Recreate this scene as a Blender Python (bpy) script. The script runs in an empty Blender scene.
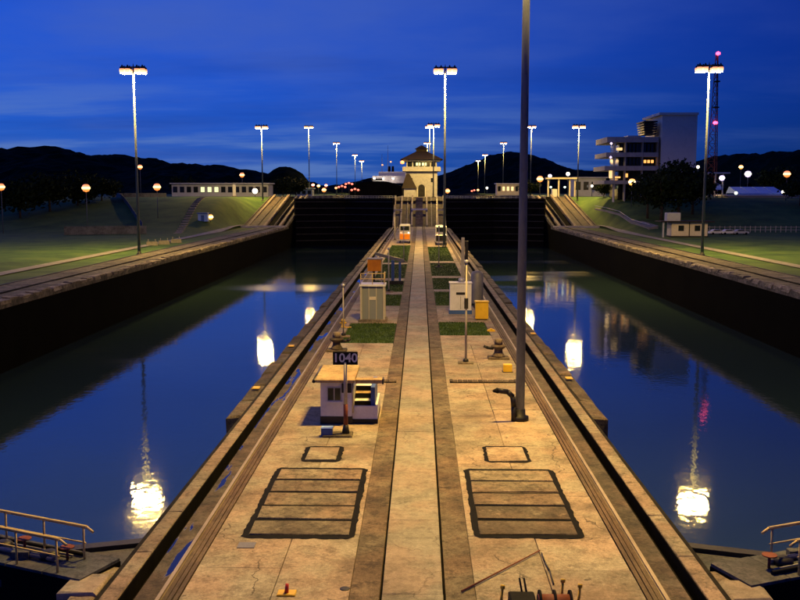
import bpy, bmesh, math, random
from mathutils import Vector, Matrix, noise
random.seed(7)
R = math.radians
sc = bpy.context.scene
C = sc.collection

# ------------------------------------------------------------------ camera, sky, sun, exposure
CAM = Vector((0.195, 0.0, 12.2))
PITCH, YAW, FPX = R(6.695), R(1.237), 920.0
cd = bpy.data.cameras.new('camera'); cam = bpy.data.objects.new('camera', cd); C.objects.link(cam)
cam.location = CAM; cam.rotation_euler = (R(90) - PITCH, 0, YAW)
cd.sensor_width = 36; cd.lens = FPX / 800 * 36; cd.clip_start = 0.2; cd.clip_end = 12000
sc.camera = cam
sc.view_settings.view_transform = 'Standard'; sc.view_settings.look = 'None'
sc.view_settings.exposure = 0.0; sc.view_settings.gamma = 1.0; sc.view_settings.use_curve_mapping = False
sc.cycles.use_denoising = True
sc.cycles.max_bounces = 6; sc.cycles.diffuse_bounces = 2; sc.cycles.glossy_bounces = 3
sc.cycles.sample_clamp_indirect = 4.0
sc.cycles.caustics_reflective = False; sc.cycles.caustics_refractive = False

SUN_EL, SUN_AZ = R(1.5), R(-38)          # afterglow low on the left, beyond the frame
w = bpy.data.worlds.new('World'); sc.world = w; w.use_nodes = True
nt = w.node_tree; nd = nt.nodes; lk = nt.links; nd.clear()
def N(t, **k):
    n = nd.new(t)
    for a, b in k.items(): setattr(n, a, b)
    return n
def math_n(op, a, b=None, c=None):
    n = N('ShaderNodeMath', operation=op)
    for i, v in enumerate((a, b, c)):
        if v is None: continue
        if isinstance(v, (int, float)): n.inputs[i].default_value = v
        else: lk.new(v, n.inputs[i])
    return n.outputs[0]
def maprange(v, a, b, c=0., d=1., smooth=True):
    n = N('ShaderNodeMapRange', interpolation_type='SMOOTHSTEP' if smooth else 'LINEAR')
    lk.new(v, n.inputs[0])
    for i, x in enumerate((a, b, c, d)): n.inputs[i + 1].default_value = x
    return n.outputs[0]
def mixc(f, a, b, mode='MIX'):
    n = N('ShaderNodeMix', data_type='RGBA', blend_type=mode)
    for s, v in ((0, f), (6, a), (7, b)):
        if isinstance(v, (int, float)): n.inputs[s].default_value = v
        elif isinstance(v, tuple): n.inputs[s].default_value = (*v, 1)
        else: lk.new(v, n.inputs[s])
    return n.outputs[2]
sky = N('ShaderNodeTexSky', sky_type='NISHITA'); sky.sun_disc = False
sky.sun_elevation = SUN_EL; sky.sun_rotation = SUN_AZ; sky.air_density = 1.0; sky.dust_density = 0.3; sky.ozone_density = 6.0
tc = N('ShaderNodeTexCoord'); sx = N('ShaderNodeSeparateXYZ'); lk.new(tc.outputs['Generated'], sx.inputs[0])
zc = math_n('ADD', math_n('MAXIMUM', sx.outputs[2], 0.0), 0.10)
cv = N('ShaderNodeCombineXYZ')
lk.new(math_n('DIVIDE', sx.outputs[0], zc), cv.inputs[0]); lk.new(math_n('DIVIDE', sx.outputs[1], zc), cv.inputs[1])
def wnoise(scale, det, sxy, off):
    mp = N('ShaderNodeMapping'); mp.inputs['Scale'].default_value = (*sxy, 1); mp.inputs['Location'].default_value = (off, off * .7, off * .3)
    lk.new(cv.outputs[0], mp.inputs[0])
    n = N('ShaderNodeTexNoise'); n.inputs['Scale'].default_value = scale; n.inputs['Detail'].default_value = det; n.inputs['Roughness'].default_value = .55
    lk.new(mp.outputs[0], n.inputs['Vector']); return n.outputs[0]
# twilight blue: the clear-sky model tinted toward the deep blue hour, brighter on the sunset side
blue = mixc(1.0, sky.outputs[0], (0.014, 0.13, 0.58), 'MULTIPLY')
side = maprange(math_n('ADD', math_n('MULTIPLY', sx.outputs[0], -1.0), math_n('MULTIPLY', sx.outputs[1], 0.35)), -0.22, 0.62)
twi = mixc(side, (0.002, 0.015, 0.15), (0.021, 0.100, 0.56))
base = mixc(0.25, twi, blue)
c1 = wnoise(0.55, 6, (1.0, 1.0), 3.1); c2 = wnoise(0.9, 5, (0.55, 1.3), 9.7)
low = maprange(sx.outputs[2], 0.02, 0.16, 1.0, 0.0)
lit = math_n('MULTIPLY', maprange(c1, 0.42, 0.74), math_n('ADD', math_n('MULTIPLY', side, 0.40), 0.12))
base = mixc(lit, base, (0.080, 0.145, 0.48))
dk = math_n('MULTIPLY', maprange(c2, 0.48, 0.74), 0.34)
base = mixc(dk, base, (0.010, 0.040, 0.28))
st = math_n('MULTIPLY', math_n('MULTIPLY', maprange(c2, 0.34, 0.52, 1.0, 0.0), low), math_n('MULTIPLY', side, 0.7))
base = mixc(st, base, (0.13, 0.24, 0.56))
bg = N('ShaderNodeBackground'); lk.new(base, bg.inputs[0]); bg.inputs[1].default_value = 0.92
lk.new(bg.outputs[0], N('ShaderNodeOutputWorld').inputs[0])

sd = bpy.data.lights.new('sun', 'SUN'); sun = bpy.data.objects.new('sun', sd); C.objects.link(sun)
sd.energy = 0.02; sd.angle = R(15); sd.color = (0.55, 0.65, 1.0)
sun.rotation_euler = Vector((math.sin(SUN_AZ) * math.cos(SUN_EL), math.cos(SUN_AZ) * math.cos(SUN_EL), math.sin(R(6)))).to_track_quat('Z', 'Y').to_euler()

LAMP_COL = (1.0, 0.62, 0.14)
LAMP_POWER = 3200.0

# ------------------------------------------------------------------ helpers
def at(x, y, Y):
    """a point at distance Y along the lock axis, seen at photo position x, y (800 x 600)"""
    fw = Vector((-math.sin(YAW) * math.cos(PITCH), math.cos(YAW) * math.cos(PITCH), -math.sin(PITCH)))
    rt = Vector((math.cos(YAW), math.sin(YAW), 0)); up = rt.cross(fw)
    d = fw * FPX + rt * (x - 400) + up * (300 - y)
    return CAM + d * (Y / d.y)
def sstep(a, b, x):
    t = max(0., min(1., (x - a) / (b - a))); return t * t * (3 - 2 * t)
UP = 10.2                                  # height of the upper lock above the lower wall
WATER = -7.9
def ground_z(x, y):
    ax = abs(x)
    ramp = UP * max(0., min(1., (y - 326) / 58))
    bank = UP * sstep(268, 346, y)
    t = sstep(62, 72, ax)
    return ramp * (1 - t) - 0.25 * (1 - t) + bank * t

class MB:
    def __init__(s): s.v = []; s.f = []; s.sm = []
    def poly(s, pts, smooth=False):
        b = len(s.v); s.v += [tuple(p) for p in pts]; s.f.append(list(range(b, b + len(pts)))); s.sm.append(smooth); return s
    def hexa(s, p):                        # 4 bottom, 4 top, counter-clockwise
        b = len(s.v); s.v += [tuple(q) for q in p]
        for f in ((3, 2, 1, 0), (4, 5, 6, 7), (0, 1, 5, 4), (1, 2, 6, 5), (2, 3, 7, 6), (3, 0, 4, 7)):
            s.f.append([b + i for i in f]); s.sm.append(False)
        return s
    def box(s, x0, x1, y0, y1, z0, z1): 
        return s.hexa([(x0, y0, z0), (x1, y0, z0), (x1, y1, z0), (x0, y1, z0), (x0, y0, z1), (x1, y0, z1), (x1, y1, z1), (x0, y1, z1)])
    def bbox(s, x0, x1, y0, y1, z0, z1, c):   # box with chamfered top
        s.hexa([(x0, y0, z0), (x1, y0, z0), (x1, y1, z0), (x0, y1, z0), (x0, y0, z1 - c), (x1, y0, z1 - c), (x1, y1, z1 - c), (x0, y1, z1 - c)])
        s.f.pop(-5); s.sm.pop(-5)
        b = len(s.v); s.v += [(x0 + c, y0 + c, z1), (x1 - c, y0 + c, z1), (x1 - c, y1 - c, z1), (x0 + c, y1 - c, z1)]
        a = b - 4
        for i in range(4): s.f.append([a + i, a + (i + 1) % 4, b + (i + 1) % 4, b + i]); s.sm.append(False)
        s.f.append([b, b + 1, b + 2, b + 3]); s.sm.append(False); return s
    def tube(s, p0, p1, r0, r1=None, n=10, cap=True):
        r1 = r0 if r1 is None else r1
        p0 = Vector(p0); p1 = Vector(p1); d = (p1 - p0).normalized()
        a = d.orthogonal().normalized(); c = d.cross(a); b = len(s.v)
        for p, r in ((p0, r0), (p1, r1)):
            for i in range(n):
                t = 2 * math.pi * i / n; s.v.append(tuple(p + (a * math.cos(t) + c * math.sin(t)) * r))
        for i in range(n):
            j = (i + 1) % n; s.f.append([b + i, b + j, b + n + j, b + n + i]); s.sm.append(True)
        if cap:
            s.f.append(list(range(b + n - 1, b - 1, -1))); s.f.append(list(range(b + n, b + 2 * n))); s.sm += [False, False]
        return s
    def path(s, pts, r, n=6):
        for a, b in zip(pts, pts[1:]): s.tube(a, b, r, r, n)
        return s
    def lathe(s, prof, c=(0, 0, 0), n=16):
        b = len(s.v)
        for r, z in prof:
            for i in range(n):
                t = 2 * math.pi * i / n; s.v.append((c[0] + r * math.cos(t), c[1] + r * math.sin(t), c[2] + z))
        for k in range(len(prof) - 1):
            for i in range(n):
                j = (i + 1) % n; s.f.append([b + k * n + i, b + k * n + j, b + (k + 1) * n + j, b + (k + 1) * n + i]); s.sm.append(True)
        s.f.append(list(range(b + n - 1, b - 1, -1))); s.f.append(list(range(b + (len(prof) - 1) * n, b + len(prof) * n))); s.sm += [False, False]
        return s
    def prism(s, pts, y0, y1):             # x,z outline extruded along y
        n = len(pts); b = len(s.v)
        s.v += [(x, y0, z) for x, z in pts] + [(x, y1, z) for x, z in pts]
        s.f.append(list(range(b, b + n))); s.f.append(list(range(b + 2 * n - 1, b + n - 1, -1))); s.sm += [False, False]
        for i in range(n):
            j = (i + 1) % n; s.f.append([b + i, b + n + i, b + n + j, b + j]); s.sm.append(False)
        return s
    def mesh(s, name, m):
        me = bpy.data.meshes.new(name); me.from_pydata(s.v, [], s.f)
        me.polygons.foreach_set('use_smooth', s.sm); me.materials.append(m)
        bm = bmesh.new(); bm.from_mesh(me); bmesh.ops.recalc_face_normals(bm, faces=bm.faces); bm.to_mesh(me); bm.free()
        me.update(); return me
    def build(s, name, m, parent=None, loc=(0, 0, 0), rz=0):
        o = bpy.data.objects.new(name, s.mesh(name, m)); C.objects.link(o)
        o.parent = parent; o.location = loc; o.rotation_euler = (0, 0, rz); return o
def place(name, me, parent=None, loc=(0, 0, 0), rz=0, scale=None):
    o = bpy.data.objects.new(name, me); C.objects.link(o); o.parent = parent; o.location = loc; o.rotation_euler = (0, 0, rz)
    if scale: o.scale = scale
    return o
def tag(o, label, cat, group=None):
    o['label'] = label; o['category'] = cat
    if group: o['group'] = group
    return o
def thing(name, label, cat, loc=(0, 0, 0), rz=0, group=None):
    o = bpy.data.objects.new(name, None); C.objects.link(o); o.location = loc; o.rotation_euler = (0, 0, rz)
    o.empty_display_size = .3
    return tag(o, label, cat, group)
def struct(o): o['kind'] = 'structure'; return o
def stuff(o): o['kind'] = 'stuff'; return o
def copy_tree(o, parent=None):
    c = o.copy(); C.objects.link(c); c.parent = parent
    for ch in list(o.children): copy_tree(ch, c)
    return c

# ------------------------------------------------------------------ materials
def surf(name, cols, scale=1.0, rough=.85, metal=0., bump=.3, stretch=(1, 1, 1), rnd=0., fine=6.0, spots=0., spotcol=(.02, .018, .015), spotscale=1.2, rvar=0., spec=.35, grain=.0, blotch=0., wet=None, crack=0.):
    m = bpy.data.materials.new(name); m.use_nodes = True
    global nt, nd, lk
    nt = m.node_tree; nd = nt.nodes; lk = nt.links
    b = nd['Principled BSDF']
    g = N('ShaderNodeNewGeometry'); mp = N('ShaderNodeMapping'); mp.inputs['Scale'].default_value = stretch
    lk.new(g.outputs['Position'], mp.inputs[0])
    def nz(s, d, ro=.6):
        n = N('ShaderNodeTexNoise'); n.inputs['Scale'].default_value = s; n.inputs['Detail'].default_value = d; n.inputs['Roughness'].default_value = ro
        lk.new(mp.outputs[0], n.inputs['Vector']); return n.outputs[0]
    n1 = nz(.45 * scale, 7); n2 = nz(fine * scale, 6, .7)
    f = math_n('ADD', math_n('MULTIPLY', n1, .65), math_n('MULTIPLY', n2, .35))
    rp = N('ShaderNodeValToRGB'); lk.new(f, rp.inputs[0]); e = rp.color_ramp.elements
    e[0].position = .34; e[0].color = (*cols[0], 1); e[1].position = .66; e[1].color = (*cols[-1], 1)
    if len(cols) == 3: x = e.new(.5); x.color = (*cols[1], 1)
    col = rp.outputs[0]
    if rnd:
        oi = N('ShaderNodeObjectInfo'); v = maprange(oi.outputs['Random'], 0, 1, 1 - rnd, 1 + rnd * .5, False)
        hs = N('ShaderNodeHueSaturation'); lk.new(v, hs.inputs['Value']); lk.new(col, hs.inputs['Color']); col = hs.outputs[0]
    if spots:
        n3 = nz(spotscale * scale, 9, .72)
        col = mixc(math_n('MULTIPLY', maprange(n3, .56, .72), spots), col, spotcol)
    if blotch:
        n4 = nz(1.7 * scale, 10, .78); col = mixc(math_n('MULTIPLY', maprange(n4, .47, .63), blotch), col, tuple(c * .42 for c in cols[0]))
        n6 = nz(.8 * scale, 8, .75); col = mixc(math_n('MULTIPLY', maprange(n6, .54, .66), blotch * .55), col, tuple(min(.8, c * 1.22) for c in cols[-1]))
    if grain:
        n7 = nz(8.5, 4, .75); col = mixc(1.0, col, mixc(maprange(n7, .36, .64), (1 - grain * .7,) * 3, (1 + grain * .4,) * 3), 'MULTIPLY')
        hue = nz(.3, 4); col = mixc(1.0, col, mixc(maprange(hue, .4, .6), (1.07, .95, .90), (.97, 1.02, 1.0)), 'MULTIPLY')
        n5 = nz(38, 3, .7); col = mixc(1.0, col, mixc(maprange(n5, .3, .7), (1 - grain,) * 3, (1 + grain * .6,) * 3), 'MULTIPLY')
    if crack:
        vd = N('ShaderNodeVectorMath', operation='ADD'); lk.new(mp.outputs[0], vd.inputs[0])
        nd_ = N('ShaderNodeTexNoise'); nd_.inputs['Scale'].default_value = 1.3; nd_.inputs['Detail'].default_value = 5; lk.new(mp.outputs[0], nd_.inputs['Vector'])
        sc_ = N('ShaderNodeVectorMath', operation='SCALE'); lk.new(nd_.outputs['Color'], sc_.inputs[0]); sc_.inputs['Scale'].default_value = 1.1; lk.new(sc_.outputs[0], vd.inputs[1])
        vo = N('ShaderNodeTexVoronoi', feature='DISTANCE_TO_EDGE'); vo.inputs['Scale'].default_value = .22; lk.new(vd.outputs[0], vo.inputs['Vector'])
        ck = math_n('MULTIPLY', maprange(vo.outputs['Distance'], .002, .009, 1., 0.), maprange(nz(.35, 2), .46, .56))
        col = mixc(math_n('MULTIPLY', ck, crack), col, (.03, .022, .015))
        big = maprange(nz(.16, 6, .68), .52, .66); col = mixc(math_n('MULTIPLY', big, crack * .75), col, (.10, .075, .052))
        oil = maprange(nz(1.9, 4, .6), .66, .73); col = mixc(math_n('MULTIPLY', oil, crack), col, (.035, .026, .018))
    wmask = None
    if wet:
        mp2 = N('ShaderNodeMapping'); mp2.inputs['Scale'].default_value = (2.2, .28, 1); mp2.inputs['Location'].default_value = (wet[1], wet[1], 0); lk.new(g.outputs['Position'], mp2.inputs[0])
        nw = N('ShaderNodeTexNoise'); nw.inputs['Scale'].default_value = .6; nw.inputs['Detail'].default_value = 4; lk.new(mp2.outputs[0], nw.inputs['Vector'])
        wmask = maprange(nw.outputs[0], wet[0], wet[0] + .03); col = mixc(wmask, col, (.012, .012, .012))
    lk.new(col, b.inputs['Base Color']); b.inputs['Metallic'].default_value = metal; b.inputs['Specular IOR Level'].default_value = spec
    if rvar: lk.new(maprange(n1, .35, .65, rough - rvar, rough), b.inputs['Roughness'])
    elif wet:
        lk.new(maprange(wmask, 0, 1, rough, .04), b.inputs['Roughness']); lk.new(maprange(wmask, 0, 1, spec, .9), b.inputs['Specular IOR Level'])
    else: b.inputs['Roughness'].default_value = rough
    if bump:
        bp = N('ShaderNodeBump'); bp.inputs['Strength'].default_value = bump; bp.inputs['Distance'].default_value = .03
        if wmask is not None: lk.new(maprange(wmask, 0, 1, bump, 0.), bp.inputs['Strength'])
        lk.new(n2, bp.inputs['Height']); lk.new(bp.outputs[0], b.inputs['Normal'])
    return m
def emit(name, col, s):
    m = bpy.data.materials.new(name); m.use_nodes = True; n = m.node_tree.nodes; b = n['Principled BSDF']
    b.inputs['Base Color'].default_value = (.8, .8, .8, 1); b.inputs['Emission Color'].default_value = (*col, 1); b.inputs['Emission Strength'].default_value = s
    return m
M = {}
M['deck'] = surf('deck_concrete', [(.13, .104, .072), (.34, .282, .20), (.50, .425, .315)], .9, .82, bump=.45, rnd=.24, spots=.9, spotcol=(.055, .040, .026), spotscale=.45, grain=.28, blotch=.42, crack=.75)
M['strip'] = surf('stained_concrete', [(.055, .04, .025), (.15, .115, .072), (.25, .20, .13)], 1.1, .85, bump=.5, rnd=.2, spots=.8, spotcol=(.04, .03, .022), spotscale=.7, grain=.3, blotch=.75)
M['walk'] = surf('walkway_concrete', [(.19, .165, .125), (.31, .275, .21), (.40, .36, .285)], .7, .8, bump=.25, rnd=.12, spots=.5, spotcol=(.14, .11, .08), spotscale=.8, grain=.2, blotch=.45, crack=.4)
M['cover'] = surf('hatch_concrete', [(.075, .058, .038), (.21, .168, .115), (.33, .27, .185)], 1.3, .85, bump=.6, rnd=.55, spots=.8, spotcol=(.06, .05, .035), spotscale=.6, grain=.28, blotch=.7)
M['tar'] = surf('tar', [(.004, .004, .004), (.012, .012, .012)], 3, .8, bump=1.0, spec=.08)
M['cope'] = surf('coping_stone', [(.13, .105, .08), (.25, .205, .15), (.35, .29, .215)], 1.2, .85, bump=.6, rnd=.25, spots=.8, spotcol=(.03, .025, .02), spotscale=.9, grain=.3, blotch=.7)
M['edge'] = surf('dark_wet_edge', [(.008, .008, .008), (.03, .027, .022)], 2, .6, bump=.6, spec=.02)
M['chan'] = surf('track_bed', [(.03, .025, .018), (.085, .068, .048), (.16, .13, .095)], 1.5, .85, bump=.8, spots=.9, spotcol=(.025, .02, .015), spotscale=.8, grain=.3, blotch=.6)
M['chanwet'] = surf('wet_track_bed', [(.03, .025, .018), (.085, .068, .048), (.16, .13, .095)], 1.5, .85, bump=.8, spots=.9, spotcol=(.025, .02, .015), spotscale=.8, grain=.3, blotch=.6, wet=(.552, 2.3))
M['rack'] = surf('rusty_rack', [(.05, .032, .018), (.11, .075, .042), (.17, .125, .075)], 2, .7, .2, bump=.5, stretch=(1, .25, 1), grain=.25, blotch=.4)
M['rail'] = surf('worn_rail_steel', [(.22, .17, .11), (.42, .35, .25)], 2, .5, .35, bump=.2, stretch=(1, .2, 1))
M['retain'] = surf('retaining_concrete', [(.05, .052, .055), (.11, .115, .12), (.17, .175, .18)], .5, .9, bump=.4, blotch=.6)
M['trench'] = surf('shaded_trench_black', [(.004, .004, .004), (.012, .011, .010)], 2, .9, bump=.3, spec=.02)  # shade of the recess put into a near-black colour
M['block'] = surf('fender_concrete', [(.03, .026, .02), (.10, .082, .06), (.22, .18, .13)], 1.1, .9, bump=1.0, rnd=.45, spots=.9, spotcol=(.015, .013, .011), spotscale=.8, grain=.35, blotch=.5)
M['wall_wet_shade'] = surf('algae_shade_black_wall', [(.0015, .0015, .0015), (.004, .004, .0035)], .6, .9, bump=.2, spec=.02)  # wet algae black, with the unlit wall's shade put into it
M['apron'] = surf('side_apron', [(.03, .028, .02), (.10, .088, .066), (.22, .19, .14)], .9, .9, bump=.8, rnd=.35, spots=.9, spotcol=(.025, .025, .02), spotscale=.5, blotch=.85)
M['rubble'] = surf('pale_rubble', [(.06, .05, .035), (.22, .185, .13), (.42, .36, .26)], 1.2, .9, bump=.9, rnd=.5, spots=.9, spotcol=(.03, .028, .022), spotscale=.5, blotch=.5)
M['path'] = surf('path_concrete', [(.15, .14, .12), (.27, .255, .22)], .6, .85, bump=.2, blotch=.5)
M['grass'] = surf('bank_grass', [(.010, .028, .005), (.040, .090, .012), (.085, .125, .022)], .3, .95, bump=.8, fine=25)
M['bed'] = surf('bed_grass', [(.016, .040, .007), (.040, .080, .012), (.07, .11, .02)], 1.2, .95, bump=.8, fine=20)
M['forest'] = surf('forest', [(.005, .009, .004), (.010, .016, .007)], .02, .95, bump=.0, spec=.02)
M['leaf'] = surf('leaf', [(.008, .016, .005), (.022, .036, .011)], 2, .8, bump=0, spec=.1)
M['bark'] = surf('bark', [(.03, .022, .016), (.07, .055, .04)], 6, .9, bump=.6)
M['white'] = surf('white_paint', [(.55, .55, .56), (.76, .76, .76)], 1.5, .5, bump=.1, spots=.35, spotcol=(.3, .27, .22), blotch=.10)
M['cream'] = surf('cream_paint', [(.46, .41, .32), (.66, .60, .48)], .8, .6, bump=.1, spots=.4, spotcol=(.3, .25, .18), blotch=.15)
M['slabwall'] = surf('slab_render', [(.32, .31, .28), (.44, .42, .38)], .3, .8, bump=.1, blotch=.3)
M['housewall'] = surf('house_plaster', [(.30, .30, .31), (.44, .44, .45)], .6, .7, bump=.1, blotch=.3)
M['greywall'] = surf('grey_render', [(.62, .58, .50), (.78, .73, .62)], .15, .8, bump=.1, spots=.3, spotcol=(.18, .18, .18))
M['lowrise'] = surf('pale_render', [(.30, .32, .36), (.46, .48, .52)], .3, .8, bump=.1)
M['yellow'] = surf('yellow_paint', [(.55, .33, .02), (.78, .50, .03)], 2, .45, bump=.1, spots=.4, spotcol=(.2, .1, .02))
M['orange'] = surf('orange_paint', [(.55, .17, .01), (.78, .28, .015)], 2, .45, bump=.1, spots=.3, spotcol=(.2, .06, .02))
M['red'] = surf('red_paint', [(.45, .03, .015), (.65, .05, .03)], 2, .45, bump=.1)
M['rust'] = surf('red_rust', [(.12, .03, .015), (.24, .06, .03)], 3, .7, bump=.3)
M['bluep'] = surf('blue_paint', [(.03, .07, .22), (.06, .13, .36)], 2, .4, bump=.1)
M['blue_skytint'] = surf('blue_sky_tinted_canvas', [(.22, .36, .72), (.32, .47, .82)], 1, .7, bump=.1)  # blue paint for box and kiosk; skylight on white canvas put into colour
M['tanroof'] = surf('tan_roof', [(.24, .17, .08), (.40, .30, .15), (.5, .38, .19)], 1.5, .8, bump=.3, spots=.6, spotcol=(.14, .1, .06), grain=.2, blotch=.5)
M['darkroof'] = surf('dark_tile_roof', [(.008, .005, .004), (.020, .011, .008)], 1, .8, bump=.5)
M['dark'] = surf('dark_steel', [(.012, .012, .013), (.035, .034, .033)], 2, .5, .4, bump=.3)
M['gate'] = surf('gate_steel', [(.004, .004, .004), (.009, .0085, .008)], .8, .8, .0, bump=.3, spec=.02)
M['gatetop'] = surf('gate_walkway', [(.03, .035, .042), (.075, .083, .092), (.13, .135, .14)], 1.4, .7, .0, bump=.6, spots=.8, spotcol=(.015, .016, .018), grain=.2, blotch=.6, spec=.2)
M['black'] = surf('black_paint', [(.006, .006, .006), (.014, .014, .014)], 2, .8, bump=.1, spec=.1)
M['galv'] = surf('galvanised_pole', [(.06, .075, .105), (.10, .125, .165)], 1.2, .6, .1, bump=0, stretch=(1, 1, .3))
M['poleblue'] = surf('blue_grey_pole', [(.13, .16, .21), (.20, .235, .29)], 1.5, .6, .0, bump=.1, stretch=(1, 1, .3), spots=.6, spotcol=(.08, .07, .06), blotch=.3)
M['polelt'] = surf('pale_pole', [(.34, .31, .25), (.50, .46, .37)], 2, .5, bump=.15, spots=.5, spotcol=(.2, .12, .06))
M['handrail'] = surf('yellowed_handrail', [(.50, .36, .13), (.72, .54, .22)], 3, .5, bump=.15, spots=.5, spotcol=(.18, .09, .03))
M['alu'] = surf('aluminium', [(.35, .36, .38), (.5, .51, .53)], 2, .4, .4, bump=.1)
M['tank'] = surf('grey_tank', [(.12, .12, .13), (.22, .22, .23)], 2, .5, .2, bump=.2)
def glassmat(name, c, r=.08):
    m = bpy.data.materials.new(name); m.use_nodes = True; b = m.node_tree.nodes['Principled BSDF']
    b.inputs['Base Color'].default_value = (*c, 1); b.inputs['Roughness'].default_value = r; b.inputs['IOR'].default_value = 1.5; return m
M['glass'] = glassmat('dark_glass', (.012, .016, .02))
M['boothglass'] = glassmat('dusty_glass', (.20, .22, .23), .25)
M['puddle'] = glassmat('puddle_water', (.01, .011, .012), .03)
M['lamp'] = emit('sodium_lens', LAMP_COL, LAMP_POWER)
M['refract'] = emit('refractor_glow', (1.0, .60, .27), 1.9)  # lamp bloom put into the bowl's size and colour
M['refract_halo'] = emit('halo_rim', (1.0, .36, .10), 1.3)  # orange fringe of the lamp halo, made as a glowing ring
M['lamp_far'] = emit('sodium_halo_globe', (1.0, .25, .03), 1.5)  # orange lamp halo put into the globe colour
M['core_far'] = emit('sodium_core', (1.0, .60, .22), 3)
M['lamp_warm'] = emit('warm_globe', (1.0, .40, .06), 2.0)
M['core_warm'] = emit('warm_core', (1.0, .72, .32), 3.5)
M['core_white'] = emit('white_core', (1.0, .88, .8), 2.2)
M['ship_fill'] = emit('ship_fill_light', (1.0, .80, .62), 60)  # glow of the lamps added to brighten the ship
M['lamp_white'] = emit('white_globe', (1.0, .85, .6), 4)
M['lamp_green'] = emit('mercury_globe', (.75, 1.0, .6), 3)
M['lamp_violet'] = emit('violet_globe', (.80, .62, 1.0), 1.8)
M['lamp_red'] = emit('red_beacon', (1.0, .05, .12), 7)
M['lamp_redlow'] = emit('red_signal', (1.0, .16, .08), 2.5)
M['win_warm'] = emit('lit_window', (1.0, .62, .22), 1.3)
M['win_green'] = emit('fluorescent_window', (.85, 1.0, .45), 1.0)
M['win_orange'] = emit('orange_window', (1.0, .42, .08), 1.6)

# water: murky, smooth after a long exposure, faint ripples
def water_mat():
    m = bpy.data.materials.new('canal_water'); m.use_nodes = True
    global nt, nd, lk
    nt = m.node_tree; nd = nt.nodes; lk = nt.links
    b = nd['Principled BSDF']; b.inputs['Base Color'].default_value = (.016, .033, .034, 1)
    b.inputs['IOR'].default_value = 1.6
    g = N('ShaderNodeNewGeometry')
    def nz(s, d, st):
        mp = N('ShaderNodeMapping'); mp.inputs['Scale'].default_value = st; lk.new(g.outputs['Position'], mp.inputs[0])
        n = N('ShaderNodeTexNoise'); n.inputs['Scale'].default_value = s; n.inputs['Detail'].default_value = d
        lk.new(mp.outputs[0], n.inputs['Vector']); return n.outputs[0]
    h = math_n('ADD', math_n('MULTIPLY', nz(1.9, 4, (1, .7, 1)), .045), math_n('MULTIPLY', nz(.22, 3, (1, 1, 1)), .10))
    bp = N('ShaderNodeBump'); bp.inputs['Strength'].default_value = .16; bp.inputs['Distance'].default_value = 1.0
    lk.new(h, bp.inputs['Height']); lk.new(bp.outputs[0], b.inputs['Normal'])
    lk.new(maprange(nz(.035, 3, (.35, 1, 1)), .54, .68, .035, .15), b.inputs['Roughness'])
    return m
M['water'] = water_mat()

# ------------------------------------------------------------------ ground, water, hills
def grid(name, xs, ys, fz, m, smooth=True):
    me = bpy.data.meshes.new(name); nx = len(xs)
    v = [(x, y, fz(x, y)) for y in ys for x in xs]
    f = [(j * nx + i, j * nx + i + 1, (j + 1) * nx + i + 1, (j + 1) * nx + i) for j in range(len(ys) - 1) for i in range(nx - 1)]
    me.from_pydata(v, [], f); me.polygons.foreach_set('use_smooth', [smooth] * len(f)); me.materials.append(m)
    o = bpy.data.objects.new(name, me); C.objects.link(o); return o
ys = [-4000, -1000, -300, -100, 0, 60, 120, 180, 220, 250] + [255 + i * 4 for i in range(38)] + [420, 480, 600, 900, 1300]
xs = [54.5, 56, 58, 60, 62, 64, 66, 68, 70, 72, 76, 82, 90, 100, 115, 130, 150, 180, 230, 300, 450, 700, 1200, 3000]
def gz(x, y): return ground_z(x, y) - .02 + .12 * noise.noise(Vector((x * .08, y * .08, 0))) * sstep(60, 75, abs(x))
struct(grid('ground', xs, ys, gz, M['grass']))
struct(grid('ground', [-x for x in reversed(xs)], ys, gz, M['grass']))
struct(grid('ground', [-5000, -3000, -1200, -300, 0, 300, 1200, 3000, 5000], [1299, 1800, 3000, 6000, 9000], lambda x, y: UP - .05, M['grass']))
struct(MB().poly([(-60, -300, WATER), (60, -300, WATER), (60, 352, WATER), (-60, 352, WATER)]).build('water', M['water']))
struct(MB().poly([(-46.6, 347, UP - 1.3), (46.6, 347, UP - 1.3), (46.6, 1299, UP - 1.3), (-46.6, 1299, UP - 1.3)]).build('water', M['water']))
for sgn in (-1, 1):                        # pale service path beside each bank
    p = MB(); yy = [-60, 60, 120, 180, 230, 260, 290, 310, 326]
    for a, b in zip(yy, yy[1:]):
        for (x0, x1) in ((62.2, 64.8),):
            q = [(sgn * x0, a), (sgn * x1, a), (sgn * x1, b), (sgn * x0, b)]
            p.poly([(x, y, max(ground_z(x, y), ground_z(sgn * 66, y) if y < 268 else -9) + .05 if y < 300 else ground_z(sgn * 62, y) + .9) for x, y in q])
    struct(p.build('path', M['path']))

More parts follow.
